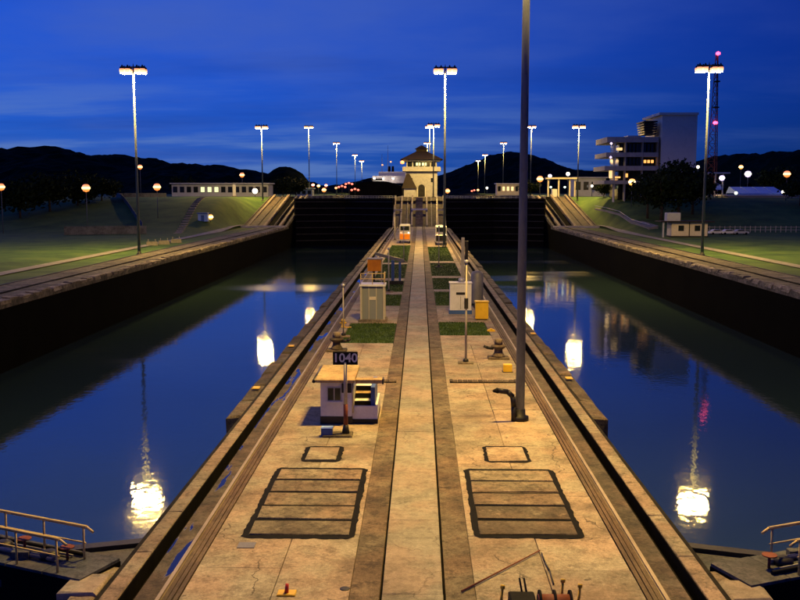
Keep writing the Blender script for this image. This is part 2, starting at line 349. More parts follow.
def hill(name, prof, d0, back, lo=0, bump=5., seed=0., cell=7.):
    pts = [at(x, y, d0) for x, y in prof]
    def top(x):
        if x <= pts[0].x: return pts[0].z
        for a, b in zip(pts, pts[1:]):
            if x <= b.x:
                t = (x - a.x) / (b.x - a.x); t = t * t * (3 - 2 * t) * .5 + t * .5; return a.z + (b.z - a.z) * t
        return pts[-1].z
    x0, x1 = pts[0].x, pts[-1].x
    xs = [x0 + (x1 - x0) * i / int((x1 - x0) / cell) for i in range(int((x1 - x0) / cell) + 1)]
    rows = 46; ys = [d0 - back * .62 + back * i / rows for i in range(rows + 1)]
    def fz(x, y):
        t = (y - d0) / (back * .62) if y < d0 else (y - d0) / (back * .38)
        k = math.cos(min(1, abs(t)) * math.pi / 2) ** 1.15
        v = Vector((x * .055 + seed, y * .055, seed)); 
        n = noise.noise(v) * .6 + noise.noise(v * 2.3) * .5 + noise.noise(v * 5.1) * .35
        big = noise.noise(Vector((x * .008, y * .008, seed + 5))) * 14
        return lo + (top(x) - bump * .4 - lo) * k + bump * n * min(1, k * 3) + big * math.sin(math.pi * min(1, abs(t))) - 2 * (k < .02)
    return struct(grid(name, xs, ys, fz, M['forest'], False))
hill('hill', [(-420, 175), (-300, 160), (-200, 150), (-100, 158), (0, 151), (8, 148), (22, 153), (40, 148), (60, 147), (72, 150), (88, 157), (105, 159), (122, 157), (134, 156), (150, 160), (165, 164), (190, 163), (214, 165), (240, 168), (262, 172), (285, 178), (330, 187), (380, 192)], 1350, 900, 4, 6, 1.0)
hill('hill', [(258, 192), (264, 180), (272, 170), (283, 165), (292, 166), (303, 172), (309, 180), (314, 192)], 900, 150, 8, 3.5, 7.0, 5)
hill('hill', [(330, 191), (350, 184), (372, 178), (395, 177), (430, 178), (448, 172), (462, 166), (478, 160), (490, 154), (505, 153), (522, 157), (540, 163), (556, 168), (580, 170), (620, 168), (660, 166), (700, 160), (720, 154)], 1700, 900, 4, 6, 13.0, 8)
hill('hill', [(690, 186), (702, 172), (712, 160), (726, 154), (748, 152), (775, 151), (800, 150), (860, 146), (950, 152), (1100, 160), (1250, 175)], 1150, 700, 4, 6, 21.0)

# ------------------------------------------------------------------ lock walls
Y0, Y1 = 14.0, 326.0
cw = thing('lock_wall', 'long weathered concrete centre wall running between the two lock chambers', 'lock wall')
b = MB()
b.box(-7.78, 7.78, Y0, Y1, -22, -.16); b.box(-8.45, -7.78, Y0, Y1, -22, -.18); b.box(7.78, 8.45, Y0, Y1, -22, -.18)
b.box(-8.9, -8.45, Y0, Y1, -22, -.75); b.box(8.45, 8.9, Y0, Y1, -22, -.75)
b.box(-9.5, -8.9, Y0, Y1, -22, -.3); b.box(8.9, 9.5, Y0, Y1, -22, -.3)
b.build('body', M['edge'], cw)
for s in (-1, 1):
    MB().box(*sorted((s * 9.5, s * 9.72)), Y0, Y1, -1.2, -.14).build('edge_strip', M['edge'], cw)
    MB().box(*sorted((s * 7.80, s * 8.44)), Y0, Y1, -.17, -.055).build('track_bed', M['chanwet'] if s < 0 else M['chan'], cw)
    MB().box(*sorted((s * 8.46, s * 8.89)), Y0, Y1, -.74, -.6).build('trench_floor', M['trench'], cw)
    MB().box(*sorted((s * 8.86, s * 8.895)), Y0, Y1, -.7, -.02).build('trench_shade_strip', M['trench'], cw)  # added near-black strip, trench shade laid over the coping's inner face
    r = MB(); r.box(*sorted((s * 7.62, s * 7.74)), Y0, Y1, -.15, .045); r.box(*sorted((s * 7.60, s * 7.76)), Y0, Y1, -.155, -.04); r.build('rail', M['rail'], cw)
    for k, (xa, xb) in enumerate(((7.10, 7.24), (7.27, 7.40), (7.43, 7.57))):
        MB().box(*sorted((s * xa, s * xb)), Y0, Y1, -.15, -.012 + .012 * (k == 1)).build('rack_rail', M['rack'], cw)
def stone_mesh(wd, ln, h, c, jit, m, sub=0):
    mb = MB(); mb.bbox(-wd / 2, wd / 2, -ln / 2, ln / 2, -h, 0, c)
    mb.v = [(x + random.uniform(-jit, jit), y + random.uniform(-jit, jit), z + random.uniform(-jit, jit) * .6) for x, y, z in mb.v]
    return mb.mesh('stone', m)
cope_ms = [stone_mesh(.57, 3.97, .31, .03, .012, M['cope']) for _ in range(5)]
y = Y0 + 2
while y < Y1:
    for s in (-1, 1): place('coping_stone', random.choice(cope_ms), cw, (s * 9.195, y, 0), random.choice((0, math.pi)))
    y += 4
fend_ms = []
for _ in range(6):
    mb = MB(); mb.bbox(-.48, .48, -2.0, 2.0, -2.2, 0, .13)
    mb.v = [(x + random.uniform(-.09, .06), yy_ + random.uniform(-.04, .04), z + random.uniform(-.10, .05)) for x, yy_, z in mb.v]; fend_ms.append(mb.mesh('fender', M['block']))
y = 52.2
while y < Y1 - 3:
    for s in (-1, 1): place('fender_block', random.choice(fend_ms), cw, (s * (10.22 + random.uniform(-.05, .08)), y, -.22 + random.uniform(-.08, .08)), 0 if s > 0 else math.pi)
    y += 4.12
yel = MB().bbox(-.22, .22, -.3, .3, 0, .06, .02).mesh('yellow_marker', M['yellow'])
for s, yy_ in ((-1, 57.), (-1, 73.), (1, 60.5), (1, 80.)):
    place('yellow_marker', yel, cw, (s * 10.15, yy_, -.13))

# deck slabs
pv = struct(MB().box(-7.06, 7.06, Y0, Y1, -.16, -.11).build('pavement', M['trench']))
def slabs(x0, x1, y0, y1, ln, m, name='slab', z=0., h=.11, jit=.009, gap=.022):
    n = max(1, round((y1 - y0) / ln)); L = (y1 - y0) / n
    mss = [stone_mesh(x1 - x0 - gap, L - gap, h, .012, jit, m) for _ in range(3)]
    for i in range(n): place(name, random.choice(mss), pv, ((x0 + x1) / 2, y0 + L * (i + .5), z + random.uniform(-.006, .006)))
slabs(-.93, .93, Y0, Y1, 6.4, M['walk'], 'walkway_slab', .06, .17, gap=.012)
for s in (-1, 1):
    def S(xa, xb, *a, **k): slabs(*sorted((s * xa, s * xb)), *a, **k)
    S(1.0, 1.93, Y0, Y1, 11.5, M['strip'], gap=.012)
    S(1.93, 4.3, Y0, 73.0, 5.9, M['deck']); S(4.3, 7.06, Y0, 73.0, 7.4, M['deck'])
    S(6.3, 7.06, 73.0, Y1, 6.3, M['deck'])
    yb = 73.0
    beds = ([(73.8, 85.3)] if s < 0 else [(78.0, 86.2)]) + ([(98.5, 109.5), (112.5, 127), (130.5, 156), (159.5, 212)] if s < 0 else [(98.8, 113), (115.5, 131), (134.2, 159), (163, 206)])
    for (a, c) in beds:
        if a - yb > .3: S(1.93, 6.3, yb, a, 4.5, M['deck'])
        yb = c
        bx = sorted((s * 1.97, s * 6.26)); g = MB(); g.box(bx[0], bx[1], a + .03, c - .03, -.12, -.03)
        g.build('grass_bed', M['bed'], pv)
        tf = MB(); cnt = int(230 * (c - a) * min(1., 90 / a) ** 1.2)
        for _ in range(cnt):
            x = random.uniform(bx[0] + .05, bx[1] - .05); yy_ = random.uniform(a + .08, c - .08); hh = random.uniform(.05, .16); t = random.uniform(0, 6.28); wd = .05
            tf.poly([(x - wd * math.cos(t), yy_ - wd * math.sin(t), -.04), (x + wd * math.cos(t), yy_ + wd * math.sin(t), -.04), (x + random.uniform(-.05, .05), yy_ + random.uniform(-.05, .05), hh - .03)])
        stuff(tf.build('grass', M['bed'], pv))
    if Y1 - yb > .3: S(1.93, 6.3, yb, Y1, 4.5, M['deck'])
# side walls
for s in (-1, 1):
    nm = 'left' if s < 0 else 'right'
    sw = thing('lock_wall', 'wet, shade-blackened side wall of the %s chamber under a pale concrete edge' % nm, 'lock wall')
    b = MB(); o = sorted((s * 46.4, s * 55.2))
    b.box(o[0], o[1], -100, 326, -22, -.24)
    b.hexa([(o[0], 326, -22), (o[1], 326, -22), (o[1], 384, -22), (o[0], 384, -22), (o[0], 326, -.24), (o[1], 326, -.24), (o[1], 384, UP - .24), (o[0], 384, UP - .24)])
    b.box(o[0], o[1], 384, 1299, -22, UP)
    b.build('body', M['wall_wet_shade'], sw)
    b = MB(); c = sorted((s * 46.33, s * 46.4)); b.box(c[0], c[1], -100, 326, -.75, -.02); b.build('edge_band', M['apron'], sw)
    ap = [stone_mesh(4.35, 5.95, .24, .05, .03, M['apron']) for _ in range(6)]
    y = 63.0
    while y < 326:
        for xc in (48.62, 53.0): place('apron_slab', random.choice(ap), sw, (s * xc, y, random.uniform(-.03, .03)), random.choice((0, math.pi)))
        y += 6
    es = []
    for _ in range(7):
        mb = MB(); mb.bbox(-.55, .55, -1.2, 1.2, -.5, .0, .12); mb.v = [(x + random.uniform(-.16, .12), q + random.uniform(-.1, .1), z + random.uniform(-.08, .13)) for x, q, z in mb.v]; es.append(mb.mesh('edge_stone', M['rubble']))
    y = 84.0
    while y < 322:
        place('edge_stone', random.choice(es), sw, (s * (46.85 + random.uniform(-.08, .1)), y, .16 + random.uniform(-.08, .12)), random.choice((0, math.pi)) + random.uniform(-.05, .05)); y += random.uniform(2.3, 3.4)
    for xc in (54.9,):
        MB().box(*sorted((s * (xc - .09), s * (xc + .09))), 20, 326, -.1, .10).build('rail', M['dark'], sw)
    for xc in (50.6,):
        MB().box(*sorted((s * (xc - .3), s * (xc + .3))), 20, 326, -.1, .07).build('trench', M['trench'], sw)  # raised near-black strip, a trench's shade put into its colour
    # ramp walls climbing to the upper lock
    for k, (xc, wd) in enumerate(((46.8, .4), (49.2, .45), (51.2, .16), (54.6, .45), (57.2, .16), (60.4, .4), (62.0, .25))):
        p = sorted((s * (xc - wd), s * (xc + wd)))
        b = MB(); hh = 1.0 if k in (0, 3, 5) else .5
        b.hexa([(p[0], 322, -.5), (p[1], 322, -.5), (p[1], 386, UP - 1.5), (p[0], 386, UP - 1.5), (p[0], 322, .15), (p[1], 322, .15), (p[1], 386, UP + hh), (p[0], 386, UP + hh)])
        b.build('ramp_wall', M['cope'] if k % 2 else M['apron'], sw)
    b = MB(); p = sorted((s * 46.5, s * 62.5)); b.box(p[0], p[1], 321, 321.8, -.3, .5); b.build('ramp_kerb', M['cream'], sw)
    b = MB(); p = sorted((s * 55.2, s * 62.4))
    b.hexa([(p[0], 322, -3), (p[1], 322, -3), (p[1], 386, -3), (p[0], 386, -3), (p[0], 322, -.1), (p[1], 322, -.1), (p[1], 386, UP + .06), (p[0], 386, UP + .06)]); b.build('ramp_deck', M['chan'], sw)

# centre wall ramp to the upper lock
rw = thing('lock_ramp', 'steep centre ramp with pale walls and stairs climbing to the control house', 'ramp')
b = MB(); b.hexa([(-9.5, 326, -22), (9.5, 326, -22), (9.5, 352, -22), (-9.5, 352, -22), (-9.5, 326, -.05), (9.5, 326, -.05), (9.5, 352, UP - .1), (-9.5, 352, UP - .1)])
b.build('body', M['chan'], rw)
for k, (xc, wd, hh) in enumerate(((-9.1, .35, .7), (-6.6, .3, .6), (-4.4, .14, .3), (-2.7, .3, .9), (2.7, .3, .9), (4.4, .14, .3), (6.6, .3, .6), (9.1, .35, .7))):
    b = MB(); p = (xc - wd, xc + wd)
    b.hexa([(p[0], 325.4, -.5), (p[1], 325.4, -.5), (p[1], 352.2, UP - 1), (p[0], 352.2, UP - 1), (p[0], 325.4, hh * .6), (p[1], 325.4, hh * .6), (p[1], 352.2, UP + hh), (p[0], 352.2, UP + hh)])
    b.build('ramp_wall', M['walk'], rw)
for i in range(26): MB().box(-1.3, 1.3, 326 + i, 327 + i, UP * i / 26, UP * (i + 1) / 26 + .03).build('step', M['cope'], rw)
b = MB(); b.box(-3.0, 3.0, 338, 338.5, 5.6, 6.2); b.build('landing_beam', M['white'], rw)
for s in (-1, 1): MB().box(*sorted((s * 6.2, s * 9.4)), 338, 338.3, 5.5, 5.9).build('cross_beam', M['cream'], rw)
uw = thing('lock_wall', 'upper centre wall beyond the ramp carrying the control house', 'lock wall')
b = MB(); b.box(-9.5, 9.5, 352, 1290, -22, UP); b.build('body', M['apron'], uw)

# far mitre gates
def gate_leaf(parent, a, c, z0, z1, th, m_body, ribs=True):
    a = Vector((*a, 0)); c = Vector((*c, 0)); d = (c - a).normalized(); n = Vector((-d.y, d.x, 0)) * th / 2
    b = MB(); q = [a - n, c - n, c + n, a + n]
    b.hexa([(p.x, p.y, z0) for p in q] + [(p.x, p.y, z1) for p in q]); b.build('leaf', m_body, parent)
    return a, c, d, n
for s in (-1, 1):
    g = thing('lock_gate', 'tall dark closed steel gate at the far end of the %s chamber' % ('left' if s < 0 else 'right'), 'lock gate')
    for a, c in (((s * 9.5, 343), (s * 27.95, 350)), ((s * 46.4, 343), (s * 27.95, 350))):
        A, Cc, d, n = gate_leaf(g, a, c, -20, UP - .5, 2.0, M['gate'])
        b = MB(); L = (Cc - A).length
        for off in (-1, 1):
            for zz in (.55, 1.05):
                b.tube(A + n * off + Vector((0, 0, UP - .5 + zz)), Cc + n * off + Vector((0, 0, UP - .5 + zz)), .05, .05, 5)
            for i in range(10):
                p = A + d * (L * i / 9) + n * off; b.tube(p + Vector((0, 0, UP - .5)), p + Vector((0, 0, UP + .55)), .05, .05, 5)
        b.build('handrail', M['alu'], g)
        for k in range(7):
            z_ = UP - 1.8 - k * 2.4; nf = n * (-1.0 if (n.y > 0) else 1.0); q = [A + nf * 1.0, Cc + nf * 1.0, Cc + nf * 1.25, A + nf * 1.25]
            MB().hexa([(p.x, p.y, z_) for p in q] + [(p.x, p.y, z_ + .35) for p in q]).build('rib', M['dark'], g)
        q = [A - n * 1.1, Cc - n * 1.1, Cc + n * 1.1, A + n * 1.1]
        MB().hexa([(p.x, p.y, UP - .52) for p in q] + [(p.x, p.y, UP - .38) for p in q]).build('walkway', M['gatetop'], g)

# near gate leaves with handrails at the bottom corners of the view
for s in (-1, 1):
    g = thing('lock_gate', 'near steel gate with yellowed handrails at the lower %s' % ('left' if s < 0 else 'right'), 'lock gate')
    for a, c in (((s * 10.2, 28.6), (s * 27.95, 36.0)), ((s * 46.4, 28.6), (s * 27.95, 36.0))):
        A, Cc, d, n = gate_leaf(g, a, c, -20, -.12, 1.9, M['gate']); L = (Cc - A).length
        npl = 12
        for i in range(npl):
            p0 = A + d * (L * i / npl + .02); p1 = A + d * (L * (i + 1) / npl - .02)
            zt = -.02 + random.uniform(-.01, .01)
            q = [p0 - n * .98, p1 - n * .98, p1 + n * .98, p0 + n * .98]
            MB().hexa([(p.x, p.y, -.118) for p in q] + [(p.x, p.y, zt) for p in q]).build('deck_plate', M['gatetop'], g)
        for off in ((-.86, .42) if a[0] * c[1] * s > 0 and (c[0] - a[0]) > 0 else (-.42, .86)):
            st = .9 if s < 0 else 1.9
            b = MB(); o = n * off; z = Vector((0, 0, 1))
            b.tube(A + d * st + o + z * 1.12, Cc + o + z * 1.12, .06, .06, 8)
            b.tube(A + d * (st + .05) + o + z * .56, Cc + o + z * .56, .03, .03, 8)
            b.tube(A + d * st + o + z * 1.12, A + d * (st - .28) + o + z * .98, .045, .045, 8)
            k = st + .15
            while k < L: b.tube(A + d * k + o - z * .05, A + d * k + o + z * 1.12, .04, .04, 8); k += 1.75
            b.build('handrail', M['handrail'], g)
        for k in (2.2, 4.3, 6.6, 9.1):
            p = A + d * k; MB().lathe([(.32, 0), (.32, .18), (.2, .26), (.12, .27)], (p.x, p.y, -.02), 12).build('valve_cover', M['dark'], g)
            p = A + d * (k + .9) + n * .35; MB().box(p.x - .3, p.x + .3, p.y - .16, p.y + .16, -.02, .22).build('locker', M['gatetop'], g)
    P1 = Vector((s * 10.2, 28.6, 0)); dd = (Vector((s * 27.95, 36.0, 0)) - P1).normalized(); nn = Vector((-dd.y, dd.x, 0))
    for k, (off, r_, z_) in enumerate(((-.55, .07, .06), (-.35, .045, .05), (.2, .09, .08))):
        MB().path([P1 + dd * (1.2 + .3 * k) + nn * off + Vector((0, 0, z_)), P1 + dd * 6 + nn * (off + .08) + Vector((0, 0, z_)), P1 + dd * 17 + nn * off + Vector((0, 0, z_))], r_, 8).build('conduit', M['tank'] if k else M['black'], g)
    for k in (1.5, 3.4, 5.5): 
        q = P1 + dd * k + nn * -.1; b = MB(); b.tube(q, q + Vector((0, 0, .42)), .05, .05, 8); b.tube(q + Vector((0, 0, .42)), q + Vector((0, 0, .46)), .24, .24, 14); b.build('valve_wheel', M['rust'], g)
    # landing bracket between leaf and wall
    ld = thing('gate_landing', 'low grey steel landing with dark front beam beside the %s near gate' % ('left' if s < 0 else 'right'), 'landing')
    b = MB(); z = -.62; q = [(s * 9.73, 29.4), (s * 9.73, 32.0), (s * 15.2, 30.3), (s * 15.2, 28.9)]
    if s > 0: q = q[::-1]
    b.hexa([(x, y, z - .25) for x, y in q] + [(x, y, z) for x, y in q]); b.build('plate', M['gatetop'], ld)
    b = MB(); q = [(s * 9.73, 32.02), (s * 9.73, 32.5), (s * 15.4, 30.75), (s * 15.2, 30.32)]
    if s > 0: q = q[::-1]
    b.hexa([(x, y, z - .7) for x, y in q] + [(x, y, z + .16) for x, y in q]); b.build('beam', M['dark'], ld)
    b = MB(); b.path([(s * 9.8, 29.9, z + .05), (s * 10.6, 29.75, z + .09), (s * 11.6, 30.0, z + .07), (s * 12.6, 29.7, z + .1), (s * 13.8, 29.9, z + .08)], .06); b.build('hose', M['black'], ld)
    # concrete shoulder with blocks by the gate pivot
    sh = thing('gate_shoulder', 'broken concrete shoulder blocks beside the %s gate pivot' % ('left' if s < 0 else 'right'), 'concrete blocks')
    for (xa, xb, ya, yb_, z0, z1, mm) in ((9.75, 11.0, 26.9, 28.3, -2, -.06, 'walk'), (9.75, 10.5, 24, 26.85, -2, -.12, 'cope'), (10.55, 11.5, 24.2, 26.8, -2, -.3, 'block'), (11.05, 12.4, 24.0, 27.2, -3, -.55, 'block'), (9.75, 10.6, 28.35, 29.3, -2, -.2, 'cope')):
        x = sorted((s * xa, s * xb)); mb = MB(); mb.bbox(x[0], x[1], ya, yb_, z0, z1, .07)
        mb.v = [(p[0] + random.uniform(-.05, .05), p[1] + random.uniform(-.06, .06), p[2] + random.uniform(-.03, .03)) for p in mb.v]; mb.build('block', M[mm], sh)

# ------------------------------------------------------------------ hatches in the deck
def hatch(x0, x1, y0, y1, n, label, m='cover', fr=.25):
    h = thing('hatch', label, 'hatch', (0, 0, 0), 0, 'concrete hatches in the centre wall deck')
    b = MB(); K = 160
    def ring(inset, amp, sd):
        o = []
        X0, X1, YA, YB = x0 + inset, x1 - inset, y0 + inset, y1 - inset
        for i in range(K):
            t = i / K * 4; e = int(t); u = t - e
            p = [(X0 + (X1 - X0) * u, YA), (X1, YA + (YB - YA) * u), (X1 - (X1 - X0) * u, YB), (X0, YB - (YB - YA) * u)][e]
            cr = min(abs(p[0] - X0), abs(p[0] - X1)) + min(abs(p[1] - YA), abs(p[1] - YB)); rr = max(0, .22 - cr) * .45 * (inset == 0)
            cx_, cy_ = (X0 + X1) / 2, (YA + YB) / 2
            q = Vector((p[0] * 3, p[1] * 3, sd)); jx = noise.noise(q) * amp + random.uniform(-.012, .012); jy = noise.noise(q + Vector((9, 4, 1))) * amp + random.uniform(-.012, .012)
            o.append((p[0] + jx - rr * (1 if p[0] > cx_ else -1), p[1] + jy - rr * (1 if p[1] > cy_ else -1)))
        return o
    a = ring(0, .07, 1.0); c = ring(fr, .05, 7.0)
    for i in range(K):
        j = (i + 1) % K; b.poly([(*a[i], .012), (*a[j], .012), (*c[j], .02), (*c[i], .02)])
    if n > 1: b.poly([(x0 + .1, y0 + .1, .012), (x1 - .1, y0 + .1, .012), (x1 - .1, y1 - .1, .012), (x0 + .1, y1 - .1, .012)])
    b.build('tar_frame', M['tar'], h)
    L = (y1 - y0 - fr * 1.7) / n
    for i in range(n):
        ya = y0 + fr * .85 + L * i
        mb = MB(); mb.bbox(x0 + fr * .95, x1 - fr * .95, ya + .12, ya + L - .12, .0, .05, .02)
        mb.v = [(p[0] + random.uniform(-.03, .03), p[1] + random.uniform(-.035, .035), p[2] + random.uniform(-.006, .006)) for p in mb.v]
        mb.build('cover_plank', M[m], h)
hatch(-6.15, -2.1, 31.3, 39.7, 5, 'large five-plank concrete hatch in front of the white hut')
hatch(2.15, 6.1, 31.5, 39.7, 5, 'large five-plank concrete hatch in front of the tall pole')
hatch(-5.25, -3.4, 40.6, 43.2, 1, 'small square hatch between the white hut and large hatch', 'deck', .24)
hatch(3.2, 5.3, 40.7, 43.4, 1, 'small rounded hatch between the tall pole and large hatch', 'deck', .18)
tag(MB().box(-6.1, -5.5, 30.4, 30.9, .0, .02).build('drain_plate', M['tank']), 'small grey metal drain plate beside the left large hatch', 'drain plate')

# ------------------------------------------------------------------ high light masts
REFR = MB().lathe([(.54, -.34), (.52, -.64), (.45, -.84)], (0, 0, 0), 12).mesh('refractor', M['refract'])
RIM = MB().lathe([(.50, 0), (.55, -.12), (.56, -.34)], (0, 0, 0), 12).mesh('halo_rim', M['refract_halo'])  # ring added to carry the orange halo
LENS = bpy.data.meshes.new('lens')
LENS.from_pydata([(.42 * math.cos(-i * math.pi / 5), .42 * math.sin(-i * math.pi / 5), -.86) for i in range(10)], [], [tuple(range(10))]); LENS.materials.append(M['lamp'])
def mast(x, y, z0, ztop, label, r0=.31, r1=.15, pm='galv'):
    t = thing('light_mast', label, 'light mast', (x, y, z0), 0, 'high floodlight masts of the lock')
    H = ztop - z0
    b = MB(); b.tube((0, 0, 0), (0, 0, H), r0, r1, 14); b.build('pole', M[pm], t)
    MB().lathe([(r0 + .22, 0), (r0 + .22, .22), (r0 + .05, .26), (r0 + .04, .6), (r0, .62)], (0, 0, 0), 16).build('base_flange', M['dark'], t)
    b = MB(); b.box(-2.2, 2.2, -.09, .09, H - .1, H + .08); b.box(-2.2, 2.2, -.75, -.65, H - .05, H + .05); b.box(-2.2, 2.2, .65, .75, H - .05, H + .05)
    for xx in (-2.1, -.95, .95, 2.1): b.box(xx - .05, xx + .05, -.75, .75, H - .04, H + .04)
    b.tube((0, 0, H - .1), (0, 0, H + .7), .16, .03, 8)
    b.build('crossarm', M['dark'], t)
    for sx_ in (-1, 1):
        for k in range(2):
            for sy in (-1, 1):
                xc = sx_ * (.92 + k * 1.08); yc = sy * .68; z = H - .12
                ho = MB().lathe([(.50, -.25), (.52, -.12), (.40, .12), (.16, .26), (.12, .5)], (xc, yc, z), 12).build('floodlight', M['dark'], t)
                place('refractor', REFR, ho, (xc, yc, z - .26)); place('halo_rim', RIM, ho, (xc, yc, z - .26)); place('lens', LENS, ho, (xc, yc, z - .26))
    return t
order = ['nearest', 'second', 'third', 'fourth', 'fifth', 'farthest']
for s in (-1, 1):
    for i, (d, zt) in enumerate(((184, 36.6), (372, 38.6), (530, 49.6), (705, 49.6), (905, 48.7), (1010, 46.5))):
        x = s * (56.3 if i == 0 else 63.2); mast(x, d, ground_z(s * 66, d) - .1 if d > 300 else ground_z(x, d) - .02, zt, '%s tall floodlight mast along the %s bank' % (order[i].capitalize(), 'left' if s < 0 else 'right'))
mast(5.6, 48.6, 0, 39, 'tall blue-grey pole rising out of view from the centre wall deck', .25, .14, 'poleblue')
for i, (d, zt) in enumerate(((204, 39.0), (375, 39.4), (530, 49.6), (705, 49.6), (905, 48.7))):
    mast(5.6, d, 0 if d < 300 else UP, zt, '%s floodlight mast standing on the centre wall beyond the thick pole' % ['nearest', 'second', 'third', 'fourth', 'farthest'][i].capitalize())

# ------------------------------------------------------------------ deck furniture, left side
h = thing('hut', 'small white operator hut with tan flat roof behind the 1040 sign', 'hut', (-5.05, 47.5, 0))
b = MB(); b.box(0, 1.7, .0, 3.6, .0, .42); b.build('plinth', M['dark'], h)
b = MB(); b.box(.02, 1.68, .02, 3.58, .42, 2.28); b.build('wall', M['white'], h)
wn = MB().box(.38, 1.12, -.03, .019, 1.25, 2.0).build('window', M['alu'], h)
for x in (.42, .78): MB().box(x, x + .3, -.045, -.031, 1.3, 1.95).build('pane', M['glass'], wn)
MB().box(.33, 1.17, -.09, .018, 1.16, 1.25).build('window_sill', M['white'], h)
MB().box(1.15, 1.66, -.05, .018, 1.7, 2.2).build('vent_box', M['dark'], h)
b = MB(); b.bbox(-.25, 1.85, -.3, 3.85, 2.29, 2.46, .04); b.build('roof', M['tanroof'], h)
MB().tube((-.29, -.34, 2.36), (-.29, 3.8, 2.36), .09, .09, 8).build('gutter', M['dark'], h)
b = MB(); b.box(1.69, 3.02, .15, .29, .25, .95); b.box(2.90, 3.02, .29, 3.4, .25, .95); b.build('porch_wall', M['white'], h)
MB().box(1.70, 3.03, .12, 3.4, .0, .25).build('porch_base', M['dark'], h)
for i in range(4): MB().box(1.72, 2.62, 1.0 + i * .55, 1.55 + i * .55, .25, .62 + i * .3).build('step', M['white'] if i % 2 else M['tanroof'], h)
for i in range(3): MB().box(1.72, 2.62, .985 + i * .55 + .55, .998 + i * .55 + .55, .64 + i * .3, .90 + i * .3).build('riser', M['black'], h)
MB().box(2.66, 2.88, .4, 3.3, .3, 1.9).build('side_panel', M['bluep'], h)
MB().tube((1.72, .08, .6), (1.72, .08, 2.3), .05, .05, 8).build('porch_post', M['polelt'], h)
MB().bbox(1.87, 3.28, -.02, .5, 2.2, 2.42, .03).build('porch_beam', M['tanroof'], h)
MB().box(3.285, 3.36, -.04, .52, 2.16, 2.44).build('beam_cap', M['dark'], h)

t = thing('number_sign', 'black 1040 number board on a grey and rust-red post', 'sign', (-3.52, 45.3, 0))
MB().bbox(-1.15, .35, -.5, .4, 0, .1, .03).build('base', M['strip'], t)
b = MB(); b.tube((0, 0, .1), (0, 0, .55), .2, .12, 10); b.build('foot', M['dark'], t)
MB().tube((0, 0, .5), (0, 0, 1.6), .115, .11, 10).build('lower_post', M['rust'], t)
MB().tube((0, 0, 1.6), (0, 0, 3.75), .1, .085, 10).build('post', M['polelt'], t)
bd = MB().bbox(-.62, .62, -.06, .02, 3.62, 4.28, .015).build('board', M['black'], t)
cu = bpy.data.curves.new('numerals', 'FONT'); cu.body = '1040'; cu.size = .62; cu.align_x = 'CENTER'; cu.align_y = 'CENTER'; cu.extrude = .004; cu.offset = .012
tmp = bpy.data.objects.new('tmp', cu); C.objects.link(tmp); bpy.context.view_layer.update()
me = bpy.data.meshes.new_from_object(tmp.evaluated_get(bpy.context.evaluated_depsgraph_get())); bpy.data.objects.remove(tmp)
me.materials.clear(); me.materials.append(M['white'])
o = place('numerals', me, bd, (0, -.068, 3.95)); o.rotation_euler = (R(90), 0, 0)

t = thing('equipment_box', 'small blue equipment box on the deck before the hut', 'box', (-4.45, 45.1, 0))
MB().bbox(-.28, .28, -.2, .25, 0, .42, .03).build('body', M['bluep'], t); MB().bbox(-.3, .3, -.22, .27, .425, .47, .02).build('lid', M['blue_skytint'], t)
def bollard(x, y, s, label):
    t = thing('mooring_bollard', label, 'bollard', (x, y, 0), 0, 'mooring bollards on the centre wall'); t.scale = (.82, .82, .82)
    MB().bbox(-.95, .95, -.6, .6, 0, .2, .05).build('base', M['block'], t)
    MB().lathe([(.62, .2), (.52, .35), (.38, .6), (.36, .85), (.55, 1.0), (.66, 1.08), (.66, 1.2), (.5, 1.28)], (0, 0, 0), 18).build('bollard_body', M['block'], t)
    MB().lathe([(.36, 1.28), (.36, 1.75), (.28, 1.82)], (0, 0, 0), 14).build('cap', M['cope'], t)
    b = MB(); b.path([(s * -.5, -.2, .95), (s * -1.0, -.35, 1.05), (s * -1.35, -.3, 1.2)], .13, 8); b.build('fairlead_arm', M['dark'], t)
bollard(6.0, 67.0, 1, 'squat concrete mooring bollard beside the yellow block')
bollard(-6.2, 70.0, -1, 'squat concrete mooring bollard behind the white hut')
def slim_pole(x, y, hgt, label, r=.06, arm=False):
    t = thing('slim_post', label, 'post', (x, y, 0))
    MB().bbox(-.55, .55, -.3, .3, 0, .14, .03).build('base', M['cope'], t)
    MB().lathe([(.2, .14), (.2, .3), (.1, .36), (r, .38)], (0, 0, 0), 10).build('foot', M['dark'], t)
    MB().tube((0, 0, .3), (0, 0, hgt), r, r * .75, 8).build('pole', M['polelt'], t)
    if arm: MB().box(-.14, .14, -.12, .12, hgt * .55, hgt * .55 + .75).build('control_box', M['dark'], t)
    MB().lathe([(.09, hgt), (.16, hgt + .05), (.16, hgt + .2), (.03, hgt + .26)], (0, 0, 0), 10).build('top_cap', M['alu'], t)
slim_pole(3.5, 65.0, 7.2, 'slim pale post with dark control box near the right bollard', .085, True)
slim_pole(-6.25, 76.9, 4.3, 'short thin post at the corner of the left grass bed', .06)
slim_pole(-3.6, 112, 5.2, 'slim white post beside the orange sign box', .09)
slim_pole(3.3, 150, 6.5, 'thin post on the right grass beds beyond the white cabinet', .08)
slim_pole(-2.6, 160, 6.0, 'thin post on the left grass beds near the boom', .08)
slim_pole(4.3, 225, 11, 'tall pale post in front of the centre ramp', .16)
slim_pole(-6.2, 235, 6, 'short pale post left of the centre ramp', .14)
